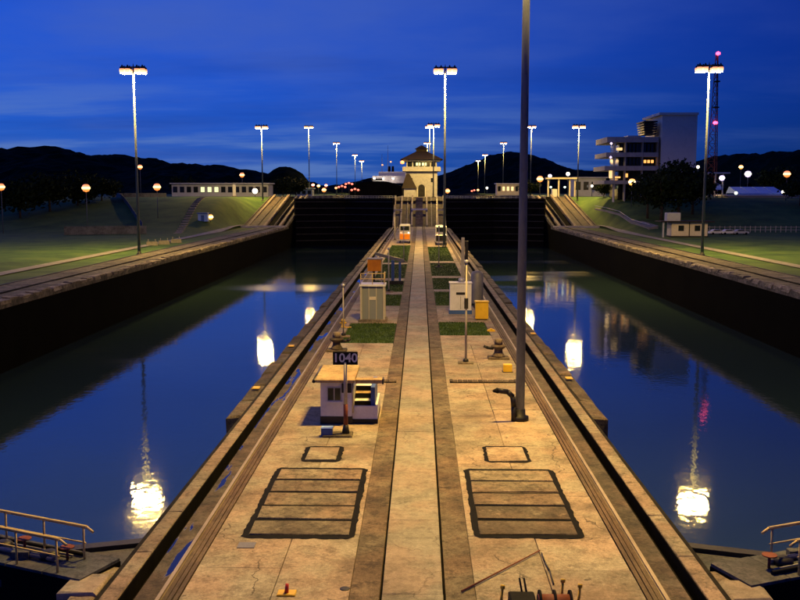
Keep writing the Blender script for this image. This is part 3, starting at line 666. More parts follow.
for (x, y, lab) in ((-6.75, 82.5, 'small yellow hydrant on the left deck by the grass'),):
    t = thing('hydrant', lab, 'hydrant', (x, y, 0))
    MB().lathe([(.22, 0), (.22, .08), (.15, .12), (.15, .55), (.2, .58), (.17, .72), (.06, .8)], (0, 0, 0), 12).build('hydrant_body', M['yellow'], t)
    b = MB(); b.tube((-.3, 0, .42), (.3, 0, .42), .07, .07, 8); b.build('outlet', M['yellow'], t)
    MB().box(.2, .75, -.15, .1, 0, .06).build('foot_plate', M['yellow'], t)
# glass cabinet with railed top
t = thing('glass_cabinet', 'tall pale-framed glass cabinet with railing on its roof', 'cabinet', (-4.25, 86.8, 0))
MB().bbox(-1.35, 1.35, -1.0, 1.3, 0, .25, .04).build('base', M['cope'], t)
MB().box(-1.0, 1.0, -.7, .95, .25, 3.4).build('core', M['boothglass'], t)
for x in (-1.08, 1.08):
    for y in (-.78, 1.0): MB().box(x - .09, x + .09, y - .09, y + .09, .25, 3.4).build('corner_post', M['polelt'], t)
MB().bbox(-1.25, 1.25, -.95, 1.2, 3.4, 3.58, .03).build('roof', M['white'], t)
for x in (-.35, .35): MB().box(x - .035, x + .035, -.76, -.705, .26, 3.38).build('mullion', M['polelt'], t)
MB().box(-.3, .3, -.74, -.71, 2.1, 2.4).build('notice', M['cream'], t)
b = MB()
for x in (-1.1, 0, 1.1): b.tube((x, -.85, 3.58), (x, -.85, 4.6), .04, .04, 6)
for z in (4.1, 4.6): b.tube((-1.1, -.85, z), (1.1, -.85, z), .04, .04, 6); b.tube((1.1, -.85, z), (1.1, 1.1, z), .04, .04, 6)
b.tube((1.1, 1.1, 3.58), (1.1, 1.1, 4.6), .04, .04, 6); b.build('railing', M['handrail'], t)
t = thing('orange_signal_box', 'bright orange signal box raised on a post above the tracks', 'signal box', (-5.3, 113.5, 0))
MB().tube((.75, 0, 0), (.75, 0, 4.1), .09, .09, 8).build('post', M['polelt'], t)
MB().tube((-.2, 0, 0), (-.2, 0, 2.5), .16, .16, 8).build('stem', M['dark'], t)
MB().bbox(-.95, .7, -.5, .5, 2.5, 3.95, .05).build('box', M['orange'], t)
MB().bbox(-1.05, .95, -.6, .6, 3.955, 4.1, .03).build('lid', M['polelt'], t)
t = thing('boom_gate', 'dark blue boom on a steel frame above the left grass beds', 'boom', (-3.4, 122, 0))
MB().box(-.2, .2, -.2, .2, 0, 3.2).build('frame_post', M['bluep'], t); MB().box(.8, 1.1, -.15, .15, 0, 3.0).build('frame_post', M['bluep'], t)
b = MB(); b.hexa([(-2.4, -.2, 3.9), (1.5, -.2, 2.9), (1.5, .2, 2.9), (-2.4, .2, 3.9), (-2.4, -.2, 4.3), (1.5, -.2, 3.3), (1.5, .2, 3.3), (-2.4, .2, 4.3)]); b.build('beam', M['tank'], t)
MB().box(-.5, 1.4, -.5, .5, 0, .5).build('base', M['dark'], t)

# right side
t = thing('white_cabinet', 'white electrical cabinet with dark slot on the right grass', 'cabinet', (4.3, 92.4, 0))
MB().box(-1.15, 1.15, -.55, .9, 0, .38).build('plinth', M['bluep'], t)
MB().bbox(-1.08, 1.08, -.5, .85, .385, 3.1, .05).build('body', M['white'], t)
MB().box(-.45, .45, -.53, -.5, 1.95, 2.2).build('slot', M['dark'], t)
MB().box(-.015, .015, -.53, -.5, .5, 1.8).build('door_joint', M['dark'], t)
MB().bbox(-1.16, 1.16, -.58, .93, 3.105, 3.18, .02).build('roof', M['white'], t)
MB().lathe([(.3, 3.18), (.3, 3.5), (.1, 3.6)], (.1, .2, 0), 10).build('roof_vent', M['alu'], t)
t = thing('yellow_bin', 'bright yellow bin standing below the grey tank', 'bin', (6.15, 88.0, 0))
MB().bbox(-.62, .62, -.5, .5, .12, 1.72, .08).build('body', M['yellow'], t); MB().box(-.5, .5, -.4, .4, 0, .12).build('foot', M['dark'], t); MB().bbox(-.68, .68, -.56, .56, 1.725, 1.82, .04).build('lid', M['yellow'], t)
t = thing('storage_tank', 'upright grey cylindrical tank behind the yellow bin', 'tank', (6.25, 97.0, 0))
MB().lathe([(.62, .5), (.66, .6), (.66, 3.6), (.5, 3.85), (.15, 3.95)], (0, 0, 0), 18).build('shell', M['tank'], t)
for a in (0, 2.1, 4.2): MB().tube((.5 * math.cos(a), .5 * math.sin(a), 0), (.5 * math.cos(a), .5 * math.sin(a), .6), .08, .08, 6).build('leg', M['dark'], t)
t = thing('gantry_post', 'pale twin upright beside the white cabinet', 'post', (5.15, 106, 0))
MB().box(-.18, .18, -.18, .18, 0, 7.0).build('upright', M['polelt'], t); MB().box(.25, .6, -.15, .15, 0, 6.6).build('upright', M['dark'], t); MB().box(-.4, .8, -.3, .3, 0, .3).build('base', M['cope'], t)
t = thing('marker_block', 'small bright yellow block on the deck by the trench cover', 'marker block', (6.2, 62.0, 0))
MB().bbox(-.3, .3, -.22, .22, .04, .55, .04).build('body', M['yellow'], t); MB().box(-.36, .36, -.28, .28, 0, .04).build('foot', M['dark'], t)
t = thing('yellow_wedge', 'flat yellow chock on the deck before the yellow bin', 'chock', (6.5, 80.5, 0))
MB().prism([(-.35, 0), (.35, 0), (.35, .1), (0, .26), (-.35, .1)], -.2, .2).build('body', M['yellow'], t); MB().tube((0, -.25, .16), (0, .25, .16), .03, .03, 6).build('handle', M['dark'], t)
def trench_cover(x0, x1, y, label):
    t = thing('trench_cover', label, 'trench cover', ((x0 + x1) / 2, y, 0), 0, 'pipe trenches across the deck'); L = (x1 - x0) / 2
    b = MB(); n = 12
    for i in range(n):
        xa = -L + 2 * L * i / n; xb = xa + 2 * L / n - .03
        MB().bbox(xa, xb, -.3, .3, 0, .09, .03).build('cover_plate', M['block'], t)
    for x in (-L - .1, L + .1): MB().bbox(x - .1, x + .1, -.36, .36, 0, .12, .03).build('end_block', M['block'], t)
    MB().box(-L - .2, L + .2, -.42, -.34, 0, .05).build('seal', M['tar'], t)
trench_cover(2.35, 6.3, 58.6, 'raised pipe trench crossing the deck behind the thick pole')
trench_cover(-3.0, -1.5, 58.6, 'short raised pipe trench behind the white hut')
t = thing('service_hose', 'dark bent cable arm clamped to the thick pole base', 'cable arm', (5.25, 48.35, 0))
b = MB(); b.path([(0, 0, 0), (-.02, 0, .8), (-.08, -.05, 1.35), (-.35, -.1, 1.62), (-.9, -.15, 1.7)], .14, 10); b.build('arm', M['dark'], t)
MB().tube((-.9, -.15, 1.7), (-1.15, -.2, 1.68), .16, .06, 10).build('nozzle', M['black'], t)
# winch and tools in the foreground
t = thing('deck_winch', 'black deck winch with yellow levers at the bottom edge', 'winch', (3.75, 25.45, 0))
MB().bbox(-1.15, 1.15, -1.1, .4, 0, .18, .03).build('base', M['dark'], t)
MB().bbox(-.95, -.2, -.9, .35, .185, .62, .05).build('motor', M['black'], t)
b = MB(); b.tube((-.15, -.2, .45), (.75, -.2, .45), .3, .3, 16); b.build('drum', M['rust'], t)
for x in (-.12, .3, .75): MB().tube((x, -.2, .45), (x + .06, -.2, .45), .42, .42, 16).build('flange', M['black'], t)
for x, z, l in ((-1.2, .7, .5), (.55, .9, .7), (1.05, .75, .55)):
    b = MB(); b.tube((x, .15, .05), (x + .08, .3, z), .05, .04, 8); b.tube((x + .08, .3, z), (x + .1, .34, z + .1), .07, .07, 8); b.build('lever', M['yellow'], t)
for x in (-.55, -.42): MB().tube((x, .3, .6), (x - .06, .5, .95), .03, .03, 6).build('control_stick', M['black'], t)
for i in range(7): MB().bbox(-.1 + i * .13, -.02 + i * .13, .0, .36, .19, .36 + .1 * (i % 2), .02).build('valve_block', M['yellow'] if i % 2 else M['rust'], t)
b = MB(); b.tube((1.5, 27.0, .05), (4.32, 30.3, .05), .03, .02, 8); tag(b.build('iron_bar', M['rust']), 'long rusty bar lying on the deck before the right hatch', 'bar')
b = MB(); b.path([(4.35, 30.1, .035), (4.36, 29.3, .035), (4.42, 28.6, .035), (4.4, 27.6, .035)], .028, 6); tag(b.build('rope', M['dark']), 'dark rope running from the winch toward the right hatch', 'rope')
t = thing('deck_plug', 'small yellow deck fitting with red pin at the lower left', 'deck fitting', (-3.85, 26.8, 0))
MB().bbox(-.28, .28, -.2, .2, 0, .06, .02).build('plate', M['yellow'], t); MB().tube((0, -.05, .06), (.02, .02, .32), .07, .05, 8).build('pin', M['red'], t)
b = MB().lathe([(.16, 0), (.16, .012), (.1, .016)], (-2.1, 27.2, .0), 12).build('manhole_lid', M['dark']); tag(b, 'small round iron lid on the stained strip by the walkway', 'lid')

# locomotives and equipment near the ramp
def locomotive(x, y, label, front):
    t = thing('towing_locomotive', label, 'locomotive', (x, y, 0), 0, 'towing locomotives near the ramp')
    MB().bbox(-1.3, 1.3, -4.6, 4.6, .7, 2.4, .12).build('hull', M['alu'], t)
    for yy_ in (-4.2, 2.2): 
        cb = MB().bbox(-1.25, 1.25, yy_, yy_ + 2.0, 2.4, 4.4, .15).build('cab', M['alu'], t)
        MB().box(-1.05, 1.05, yy_ - .03, yy_, 3.1, 4.1).build('window', M['glass'], cb)
    MB().box(-1.2, 1.2, -4.66, -4.61, 1.0, 2.3).build('front_panel', M[front], t)
    for yy_ in (-3, 3):
        for s in (-1, 1): MB().tube((s * 1.1, yy_, .5), (s * 1.28, yy_, .5), .5, .5, 14).build('wheel', M['dark'], t)
    for s in (-1, 1): MB().tube((s * .9, -4.75, 2.55), (s * .9, -4.6, 2.55), .16, .16, 10).build('headlight', M['lamp_white'] if s > 0 else M['lamp_redlow'], t)
locomotive(-3.4, 224, 'silver towing locomotive with red-orange front left of the walkway', 'orange')
locomotive(5.1, 216, 'dark-fronted towing locomotive right of the walkway', 'dark')

# ------------------------------------------------------------------ control house on the centre wall
ch = thing('control_house', 'cream control house with balcony and dark hipped roof on the centre wall', 'control house', (at(421.5, 195, 400).x, 400, UP - .02))
MB().box(-6.8, 6.8, 0, 12, 0, 11.2).build('wall', M['housewall'], ch)
MB().bbox(-8.2, 8.2, -1.4, 13.4, 10.9, 12.8, .2).build('balcony', M['housewall'], ch)
MB().box(-6.4, 6.4, .4, 11.6, 12.8, 15.2).build('lantern_room', M['glass'], ch)
for x in (-6.3, -3.8, -1.3, 1.3, 3.8, 6.3): MB().box(x - .25, x + .25, -.02, .38, 12.8, 15.2).build('mullion', M['housewall'], ch)
for x in (-2.4, 0.2): MB().box(x, x + 1.9, .36, .39, 13.3, 14.6).build('lit_pane', M['win_green'], ch)
MB().bbox(-8.0, 8.0, -1.2, 13.2, 15.2, 15.9, .1).build('roof_fascia', M['housewall'], ch)
b = MB(); b.hexa([(-9.2, -2.4, 15.9), (9.2, -2.4, 15.9), (9.2, 14.4, 15.9), (-9.2, 14.4, 15.9), (-2.2, 4.2, 19.6), (2.2, 4.2, 19.6), (2.2, 8, 19.6), (-2.2, 8, 19.6)]); rf = b.build('roof', M['darkroof'], ch)
b = MB(); b.box(-2.4, 2.4, 4.0, 8.2, 18.6, 20.6); b.hexa([(-2.9, 3.5, 20.6), (2.9, 3.5, 20.6), (2.9, 8.7, 20.6), (-2.9, 8.7, 20.6), (-.3, 5.8, 22.2), (.3, 5.8, 22.2), (.3, 6.4, 22.2), (-.3, 6.4, 22.2)]); b.build('cupola', M['darkroof'], rf)
arch = [(-1.5, 0), (1.5, 0)] + [(1.5 * math.cos(R(a)), 3.6 + 1.7 * math.sin(R(a))) for a in range(0, 181, 20)]
MB().prism([(x, z) for x, z in arch], -.06, -.01).build('arched_door', M['dark'], ch)
MB().box(-1.75, -1.5, -.2, -.005, 0, 4.0).build('door_jamb', M['white'], ch); MB().box(1.5, 1.75, -.2, -.005, 0, 4.0).build('door_jamb', M['white'], ch)
for x in (-4.9, 4.0): MB().box(x, x + 1.0, -.05, -.01, 6.2, 8.0).build('window', M['glass'], ch)
MB().lathe([(.1, 0), (.75, .15), (.9, .8), (.6, 1.35), (.1, 1.5)], (-8.3, -1.8, 13.9), 12).build('lamp_globe', M['lamp_far'], ch)
b = MB(); b.box(-7.5, -2.6, -5.0, -.3, 0, 3.6); an = b.build('annex', M['housewall'], ch)
b = MB(); b.hexa([(-8.4, -5.6, 3.6), (-2.0, -5.6, 3.6), (-2.0, -.1, 3.6), (-8.4, -.1, 3.6), (-6.5, -3.2, 9.8), (-5.2, -3.2, 9.8), (-5.2, -2.4, 9.8), (-6.5, -2.4, 9.8)]); b.build('annex_roof', M['darkroof'], an)

# ------------------------------------------------------------------ ship beyond the control house
P0 = at(385, 192, 640)
shp = thing('ship', 'white-topped ship lying beyond the control house in the upper chamber', 'ship', (P0.x, 640, UP - 1.3))
def sx_(x): return (x - 385) / 920 * 640
hp = [(sx_(350), 0), (sx_(402), 0), (sx_(402), 7.0), (sx_(396), 9.0), (sx_(386), 10.6), (sx_(372), 10.8), (sx_(358), 9.8), (sx_(350), 6)]
MB().prism(hp, 0, 60).build('hull', M['gate'], shp)
MB().box(sx_(372), sx_(405), 8, 40, 9.5, 14.5).build('deckhouse', M['white'], shp)
MB().box(sx_(378), sx_(405), 12, 34, 14.5, 17.5).build('bridge', M['white'], shp)
MB().box(sx_(371), sx_(382), 7.9, 8, 11.4, 12.6).build('window_band', M['glass'], shp)
for x in (388.5, 392): MB().tube((sx_(x), 20, 17.5), (sx_(x), 20, 21.5), 1.0, .8, 12).build('funnel', M['black'], shp)
for x, z in ((381, 30), (387, 36)): MB().tube((sx_(x), 18, 17), (sx_(x), 18, z), .22, .1, 6).build('signal_mast', M['alu'], shp)
for x, z in ((381.5, 21.8), (390, 24)): MB().lathe([(.1, 0), (.55, .2), (.55, .8), (.1, 1)], (sx_(x), 17, z), 10).build('deck_light', M['lamp_warm'], shp)
for x in (374, 383, 393): MB().lathe([(.1, 0), (.45, .15), (.45, .6), (.1, .8)], (sx_(x), 4.5, 12.2), 10).build('added_fill_light', M['ship_fill'], shp)  # lamps added in front to brighten the white superstructure

# ------------------------------------------------------------------ street lamps (globes on posts, widened to carry their halo)
def street_lamp(x, y, d, mat_, r, label, drop=None):
    p = at(x, y, d); zg = ground_z(p.x, d) if d < 1290 else UP
    r *= 1.2
    if p.z - zg < 1.5: zg = p.z - 3.0
    t = thing('street_lamp', label, 'street lamp', (p.x, d, zg), 0, 'small lit lamps around the lock'); H = p.z - zg
    MB().tube((0, 0, 0), (0, 0, H - r * .6), .14, .09, 8).build('pole', M['galv'], t)
    MB().lathe([(.05, -r), (r * .7, -r * .75), (r, 0), (r * .75, r * .7), (.05, r)], (0, 0, H), 14).build('halo_globe', M[mat_], t)  # lamp halo put into the globe's size and colour
    cm = {'lamp_far': 'core_far', 'lamp_warm': 'core_warm'}.get(mat_, 'core_white')
    MB().lathe([(r * .9, -r * .30), (r * 1.02, -r * .2), (r * 1.03, 0), (r * 1.0, r * .22), (r * .88, r * .32)], (0, 0, H), 14).build('glow_core_band', M[cm], t)  # bright centre of the glow, added as a belt round the globe
    MB().lathe([(r * .5, r * .9), (r * .55, r * 1.05), (.05, r * 1.25)], (0, 0, H), 10).build('cap', M['dark'], t)
LM = [(1, 187, 270, 'lamp_far', .9, 'orange street lamp at the left edge of the view'),
 (86, 188, 272, 'lamp_far', 1.0, 'bright orange street lamp alone before the dark left hill'),
 (140, 167, 420, 'lamp_far', .9, 'higher small orange lamp just right of the nearest left mast'),
 (157, 187, 300, 'lamp_far', 1.0, 'large orange lamp left of the long low building'),
 (242, 175, 460, 'lamp_far', 1.0, 'orange lamp above the right end of the long low building'),
 (210.5, 217, 300, 'lamp_warm', .75, 'yellow lamp over the small blue kiosk on the grass'),
 (255, 191, 400, 'lamp_white', 1.0, 'white-yellow lamp at the top of the left ramp'),
 (324, 190, 560, 'lamp_far', 1.1, 'orange lamp beyond the far left gate'),
 (313, 185, 700, 'lamp_redlow', 1.0, 'leftmost small pink lamp beyond the left gate'),
 (318.5, 186, 720, 'lamp_warm', 1.0, 'small warm lamp between two pink lamps beyond the left gate'),
 (326, 185.5, 740, 'lamp_redlow', 1.0, 'pink lamp right of the warm one beyond the left gate'),
 (447.5, 191, 420, 'lamp_far', .9, 'orange lamp just right of the control house'),
 (540, 179, 420, 'lamp_far', 1.2, 'large orange lamp above the right ramp'),
 (550, 176, 520, 'lamp_violet', .9, 'small white lamp right of the large orange one'),
 (568, 174, 520, 'lamp_white', .9, 'small white lamp above the right ramp gantry'),
 (632, 182, 318, 'lamp_warm', 1.0, 'bright yellow lamp at the foot of the tall building'),
 (698, 167, 420, 'lamp_white', .6, 'tiny white lamp left of the nearest right mast pole'),
 (722, 178, 340, 'lamp_violet', .85, 'violet-white lamp above the canvas canopy'),
 (741, 167, 480, 'lamp_warm', .9, 'small warm lamp high before the dark right hill'),
 (748, 174, 400, 'lamp_violet', 1.15, 'large violet lamp before the dark right hill'),
 (787, 174, 330, 'lamp_far', 1.0, 'bright orange lamp near the right edge'),
 (736, 193, 346, 'lamp_green', .5, 'small greenish lamp at the left post of the marquee'),
 (783, 192, 346, 'lamp_white', .5, 'small white lamp at the right post of the marquee'),
 (487, 188, 640, 'lamp_white', .7, 'small white lamp over the far right gate beside the red lights'),
 (478, 190, 680, 'lamp_warm', .7, 'small warm lamp just right of the far red lights'),
 (527, 189, 520, 'lamp_far', .7, 'small orange lamp immediately right of the tall blue-grey pole'),
 (336, 188, 620, 'lamp_far', .7, 'small orange lamp left of the red signals beyond the left gate'),
 (303, 187, 600, 'lamp_warm', .7, 'small warm lamp right of the dome-shaped dark hill'),
 (592, 186, 425, 'lamp_white', .5, 'small white lamp on the front of the pale flat building'),
 (705.5, 190.5, 341, 'lamp_far', .45, 'small orange lamp under the canvas canopy')]
for a in LM: street_lamp(*a)
def signal_lights(x, y, d, label, n=3):
    p = at(x, y, d); t = thing('signal_light', label, 'signal light', (p.x, d, UP - 1.0), 0, 'red signals beyond the far gates')
    MB().box(-.15, .15, -.15, .15, 0, p.z - UP + 1).build('post', M['dark'], t)
    for i in range(n): MB().lathe([(.1, -.5), (.6, -.2), (.6, .2), (.1, .5)], ((i - (n - 1) / 2) * 1.6, -.3, p.z - UP + 1 + .5 * (i % 2)), 10).build('lens', M['lamp_redlow'], t)
signal_lights(342, 187, 470, 'left group of red lights on the far left gate')
signal_lights(349, 184, 480, 'tallest red and white light cluster left of the ship')
signal_lights(355, 190, 460, 'low row of red lights beside the ship bow')
signal_lights(473, 191, 600, 'red lights beyond the far right gate', 2)

# ------------------------------------------------------------------ right bank buildings
def bx(x0, x1, y0, y1, d): 
    a = at(x0, y1, d); c = at(x1, y0, d); return a.x, c.x, a.z, c.z
D = 330
vb = thing('office_building', 'tall grey building with terraced floors and blank tower block', 'building', (0, 0, 0))
def vbox(name, x0, x1, y0, y1, d0, d1, m, parent=vb):
    a = bx(x0, x1, y0, y1, D); return MB().box(a[0], a[1], D + d0, D + d1, a[2], a[3]).build(name, m, parent)
vbox('tower_block', 658.3, 696, 114, 200, -2, 22, M['greywall'])
vbox('parapet', 657.6, 696.7, 113, 115.5, -2.6, 22.6, M['greywall'])
for k, (yt, yb_, xl) in enumerate(((137, 142.5, 606.5), (152.5, 157, 605.5), (166, 170.5, 604), (180.5, 184, 603.5))):
    vbox('floor_slab', xl, 658, yt, yb_, -1.2, 20, M['slabwall'])
vbox('core_wall', 620, 658, 141, 200, 4, 19, M['glass'])
for x in (614, 624.5, 641.5, 656.5): vbox('column', x - 1.1, x + 1.1, 140, 202, -1.5, 1.5, M['slabwall'])
for k, (yt, yb_) in enumerate(((142.8, 152.2), (157.2, 165.8), (170.8, 180.2))):
    x = 626.2
    while x < 655:
        if abs(x + 1.6 - 641.5) > 2.4:
            wv = vbox('window', x, x + 3.2, yt + .4, yb_ - .4, 2.0, 2.4, M['dark'])
            lit_ = (k == 1 and x > 642) or (k == 2 and 626 < x < 627)
            vbox('pane', x + .3, x + 2.9, yt + (2.6 if lit_ else .8), yb_ - (3.0 if lit_ else .8), 1.9, 1.98, M['win_orange'] if lit_ else M['glass'], wv)
        x += 3.7
for (x0, x1, y0, y1, m) in ((617, 623, 147.6, 150.2, 'win_warm'), (609.5, 613, 168.5, 178, 'win_warm'), (615, 621, 176.5, 178, 'win_orange')):
    vbox('lit_opening', x0, x1, y0, y1, 1.0, 1.2, M[m])
for k in range(6): vbox('roof_louvre', 643 + k * .4, 657, 121 + k * 2.4, 122.3 + k * 2.4, -1 + k * .3, 10, M['dark'])
vbox('stair_bay', 630, 643, 135, 137, 3, 10, M['greywall'])
for x, y in ((611.3, 143.5), (610.7, 157.3)):
    p = at(x, y, D - 4); MB().lathe([(.1, -.45), (.5, 0), (.1, .45)], (p.x, D - 4, p.z), 10).build('terrace_lamp', M['lamp_violet'], vb)
def lowbuilding(name, label, x0, x1, y0, y1, d, dep, m, roofm, nwin, winm, lit=()):
    a = bx(x0, x1, y0, y1, d); t = thing(name, label, 'building', (a[0], d, min(a[2], UP))); W = a[1] - a[0]; H = a[3] - t.location.z
    MB().box(0, W, 0, dep, 0, H).build('wall', m, t); MB().bbox(-.8, W + .8, -.8, dep + .8, H, H + .5, .1).build('roof', roofm, t)
    for i in range(nwin):
        xa = W * (i + .18) / nwin; xb = W * (i + .82) / nwin
        wv = MB().box(xa, xb, -.08, -.005, H * .35, H * .8).build('window', M['dark'], t)
        MB().box(xa + .12, xb - .12, -.12, -.085, H * .38, H * .77).build('pane', M[winm] if i in lit else M['glass'], wv)
    return t
lowbuilding('low_building', 'long low pale building with lit yellow windows on the left bank', 172, 268, 184, 197, 420, 14, M['lowrise'], M['lowrise'], 14, 'win_green', (4, 5, 6))
lowbuilding('low_building', 'pale flat building behind the right ramp gantry', 574, 606, 178, 196, 430, 14, M['lowrise'], M['lowrise'], 4, 'win_warm')
lowbuilding('low_building', 'small brightly lit pale building right of the thick pole', 497, 519, 184, 195, 600, 12, M['cream'], M['white'], 5, 'win_warm', (1, 2, 3))
lowbuilding('low_building', 'small dark building left of the far left gate', 296, 312, 189, 197, 520, 10, M['lowrise'], M['lowrise'], 3, 'win_warm')
lowbuilding('low_building', 'low grey building under the dark right hill behind the marquee', 728, 800, 196, 206, 345, 12, M['greywall'], M['greywall'], 9, 'win_warm')
t = thing('pillar', 'white pillar standing before the long low building', 'pillar', tuple(at(234.5, 196, 405)[:2]) + (UP - .1,))
MB().bbox(-.9, .9, -.6, .6, 0, .4, .05).build('base', M['cope'], t); MB().bbox(-.6, .6, -.4, .4, .4, 5.4, .08).build('shaft', M['white'], t)
# ramp head gantry (right)
p = at(562, 195, 400); t = thing('gantry', 'lit steel gantry frame at the head of the right ramp', 'gantry', (p.x, 400, UP - .1))
for x in (-6, -1.5, 3.2, 5.4): MB().box(x - .3, x + .3, -.3, .3, 0, 7.6).build('column', M['cream'], t)
MB().bbox(-7.2, 6.8, -1.2, 2.4, 7.6, 8.3, .06).build('roof', M['cream'], t); MB().box(-4.2, -2, .5, 3, 0, 3.4).build('kiosk', M['white'], t)
for x in (-5, 1): MB().lathe([(.1, -.5), (.6, 0), (.1, .4)], (x, -.9, 4.2), 10).build('gantry_lamp', M['lamp_green'], t)
# pavilion, canopy, marquee
p = at(715, 190, 350); t = thing('pavilion', 'open pavilion with thin flat roof right of the nearest mast', 'pavilion', (p.x, 350, UP - .1))
for x in (-2.8, 0, 2.8): MB().box(x - .2, x + .2, -.2, .2, 0, 8.9).build('column', M['greywall'], t)
MB().bbox(-4.4, 4.8, -2, 4, 8.9, 9.4, .1).build('roof', M['lowrise'], t); MB().box(-3, 3, -.4, 3, 4.6, 4.9).build('floor', M['greywall'], t)
def canopy(name, label, cat, x0, x1, ytop, ybot, d, dep, peak):
    a = at(x0, ybot, d); c = at(x1, ytop, d); W = c.x - a.x; g = ground_z((a.x + c.x) / 2, d)
    t = thing(name, label, cat, (a.x, d, g - .05)); zb = max(a.z - g, 1.6); zt = zb + max(c.z - a.z, 1.0)
    for x in (.15, W / 2, W - .15):
        for y in (.1, dep - .1): MB().tube((x, y, 0), (x, y, zb), .09, .08, 6).build('post', M['alu'], t)
    n = max(2, round(W / 4.5))
    for k in range(n):
        xa, xb = W * k / n + .03, W * (k + 1) / n - .03; m_ = (xa + xb) / 2
        MB().hexa([(xa, 0, zb), (xb, 0, zb), (xb, dep, zb), (xa, dep, zb), (xa + .3, dep * .75, zt), (xb - .3, dep * .75, zt), (xb - .3, dep * .85, zt), (xa + .3, dep * .85, zt)]).build('canvas_bay', M['blue_skytint'], t)  # white canvas with blue skylight put into its colour
        MB().box(xa, xb, -.05, -.01, zb - .45, zb + .02).build('valance', M['blue_skytint'], t)
canopy('skytint_canopy', 'small white canvas canopy tinted with skylight, on posts', 'canopy', 705, 723.5, 183.5, 188.5, 344, 6, 0)
canopy('marquee', 'wide white marquee tinted with skylight, on thin posts below the right hill', 'marquee', 738, 785, 190.5, 197, 350, 14, 0)
# radio tower
p = at(712.5, 175, 420); t = thing('radio_tower', 'slender red and grey lattice radio tower with red beacons', 'tower', (p.x, 420, UP))
H = at(713, 54, 420).z - UP; b = MB()
def tw(z): return 2.6 * (1 - z / H) + .55
lv = [H * i / 16 for i in range(17)]
for a, c in zip(lv, lv[1:]):
    for i in range(3):
        q = lambda z, k: Vector((tw(z) * math.cos(k * 2.094 + .5), tw(z) * math.sin(k * 2.094 + .5), z))
        b.tube(q(a, i), q(c, i), .17, .17, 5, False); b.tube(q(a, i), q(c, i + 1), .09, .09, 4, False); b.tube(q(a, i + 1), q(c, i), .09, .09, 4, False); b.tube(q(c, i), q(c, i + 1), .09, .09, 4, False)
b.build('lattice', M['rust'], t)
for z in (H, H - (120 - 54) / 920 * 420): MB().lathe([(.1, -.8), (1.0, -.3), (1.0, .4), (.1, .9)], (0, -1.2, z), 12).build('beacon', M['lamp_red'], t)
for z in (.62, .80): MB().lathe([(.2, 0), (1.5, .3), (1.5, .7), (.2, 1.0)], (0, -1.0, H * z), 12).build('dish', M['dark'], t)
# guard booth on the right bank
p = at(690, 237, 252); t = thing('guard_booth', 'low cream booth with two square windows on the right bank', 'booth', (p.x, 252, -.02))
MB().box(-5.2, 4.9, 0, 5, 0, .35).build('base', M['dark'], t); MB().box(-5.0, 4.7, .1, 4.9, .35, 4.1).build('wall', M['cream'], t)
MB().box(-.35, -.1, .02, .095, .36, 4.1).build('pilaster', M['dark'], t)
for x in (-3.2, 1.2):
    wv = MB().box(x, x + 1.5, .02, .095, 1.7, 3.2).build('window', M['dark'], t); MB().box(x + .15, x + 1.35, -.01, .018, 1.85, 3.05).build('pane', M['glass'], wv)
MB().bbox(-8.2, 6.2, -1.0, 5.6, 4.1, 4.4, .06).build('roof', M['darkroof'], t); MB().box(-7.6, -7.2, -.6, -.2, 0, 4.1).build('porch_post', M['alu'], t)
MB().bbox(-6.0, -2.4, 1.2, 4.0, 4.4, 6.6, .1).build('roof_tank', M['lowrise'], t)
def parked_car(x, y, d, label, m):
    p = at(x, y, d); t = thing('parked_car', label, 'car', (p.x, d, ground_z(p.x, d)), R(5), 'cars parked on the banks')
    prof = [(-2.2, .35), (2.2, .35), (2.25, .8), (1.9, .95), (1.2, 1.0), (.7, 1.45), (-1.0, 1.48), (-1.7, 1.0), (-2.2, .9)]
    MB().prism(prof, -.85, .85).build('body', M[m], t)
    MB().prism([(1.0, 1.03), (.65, 1.38), (-.9, 1.41), (-1.4, 1.03)], -.87, .87).build('window', M['glass'], t)
    for x in (-1.35, 1.35):
        for s in (-1, 1): MB().tube((x, s * .7, .34), (x, s * .88, .34), .34, .34, 14).build('wheel', M['black'], t)
parked_car(717, 219, 268, 'pale car parked behind the guard booth roof', 'white')
parked_car(729, 220, 268, 'second pale car parked right of the booth', 'white')
parked_car(741, 220, 268, 'rightmost pale car parked beyond the booth', 'lowrise')
for i, (x, y, d, lab) in enumerate(((152, 243, 214, 'leftmost pale concrete barrier beside the left path'), (164, 241, 219, 'middle pale concrete barrier beside the left path'), (176, 238.5, 226, 'rightmost pale concrete barrier beside the left path'))):
    p = at(x, y, d); t = thing('road_barrier', lab, 'barrier', (p.x, d, ground_z(p.x, d) - .02), R(20), 'concrete barriers by the left path')
    MB().prism([(-1.3, .0), (1.3, 0), (1.3, .3), (1.2, .95), (-1.2, .95), (-1.3, .3)], -.28, .28).build('barrier_body', M['path'], t)
    for x_ in (-.8, .8): MB().tube((x_, 0, .95), (x_, 0, 1.5), .04, .04, 6).build('stake', M['polelt'], t)
# fence behind the cars
p = at(700, 214, 276); t = thing('post_fence', 'pale post fence behind the parked cars', 'fence', (p.x, 276, 0))
for i in range(22):
    x = i * 1.5; z = ground_z(p.x + x, 276); MB().box(x - .06, x + .06, -.06, .06, z - .2, z + 1.9).build('post', M['polelt'], t)
z = ground_z(p.x + 10, 276); MB().box(0, 31.5, -.03, .03, z + 1.5, z + 1.6).build('rail', M['polelt'], t); MB().box(0, 31.5, -.03, .03, z + .7, z + .8).build('rail', M['polelt'], t)
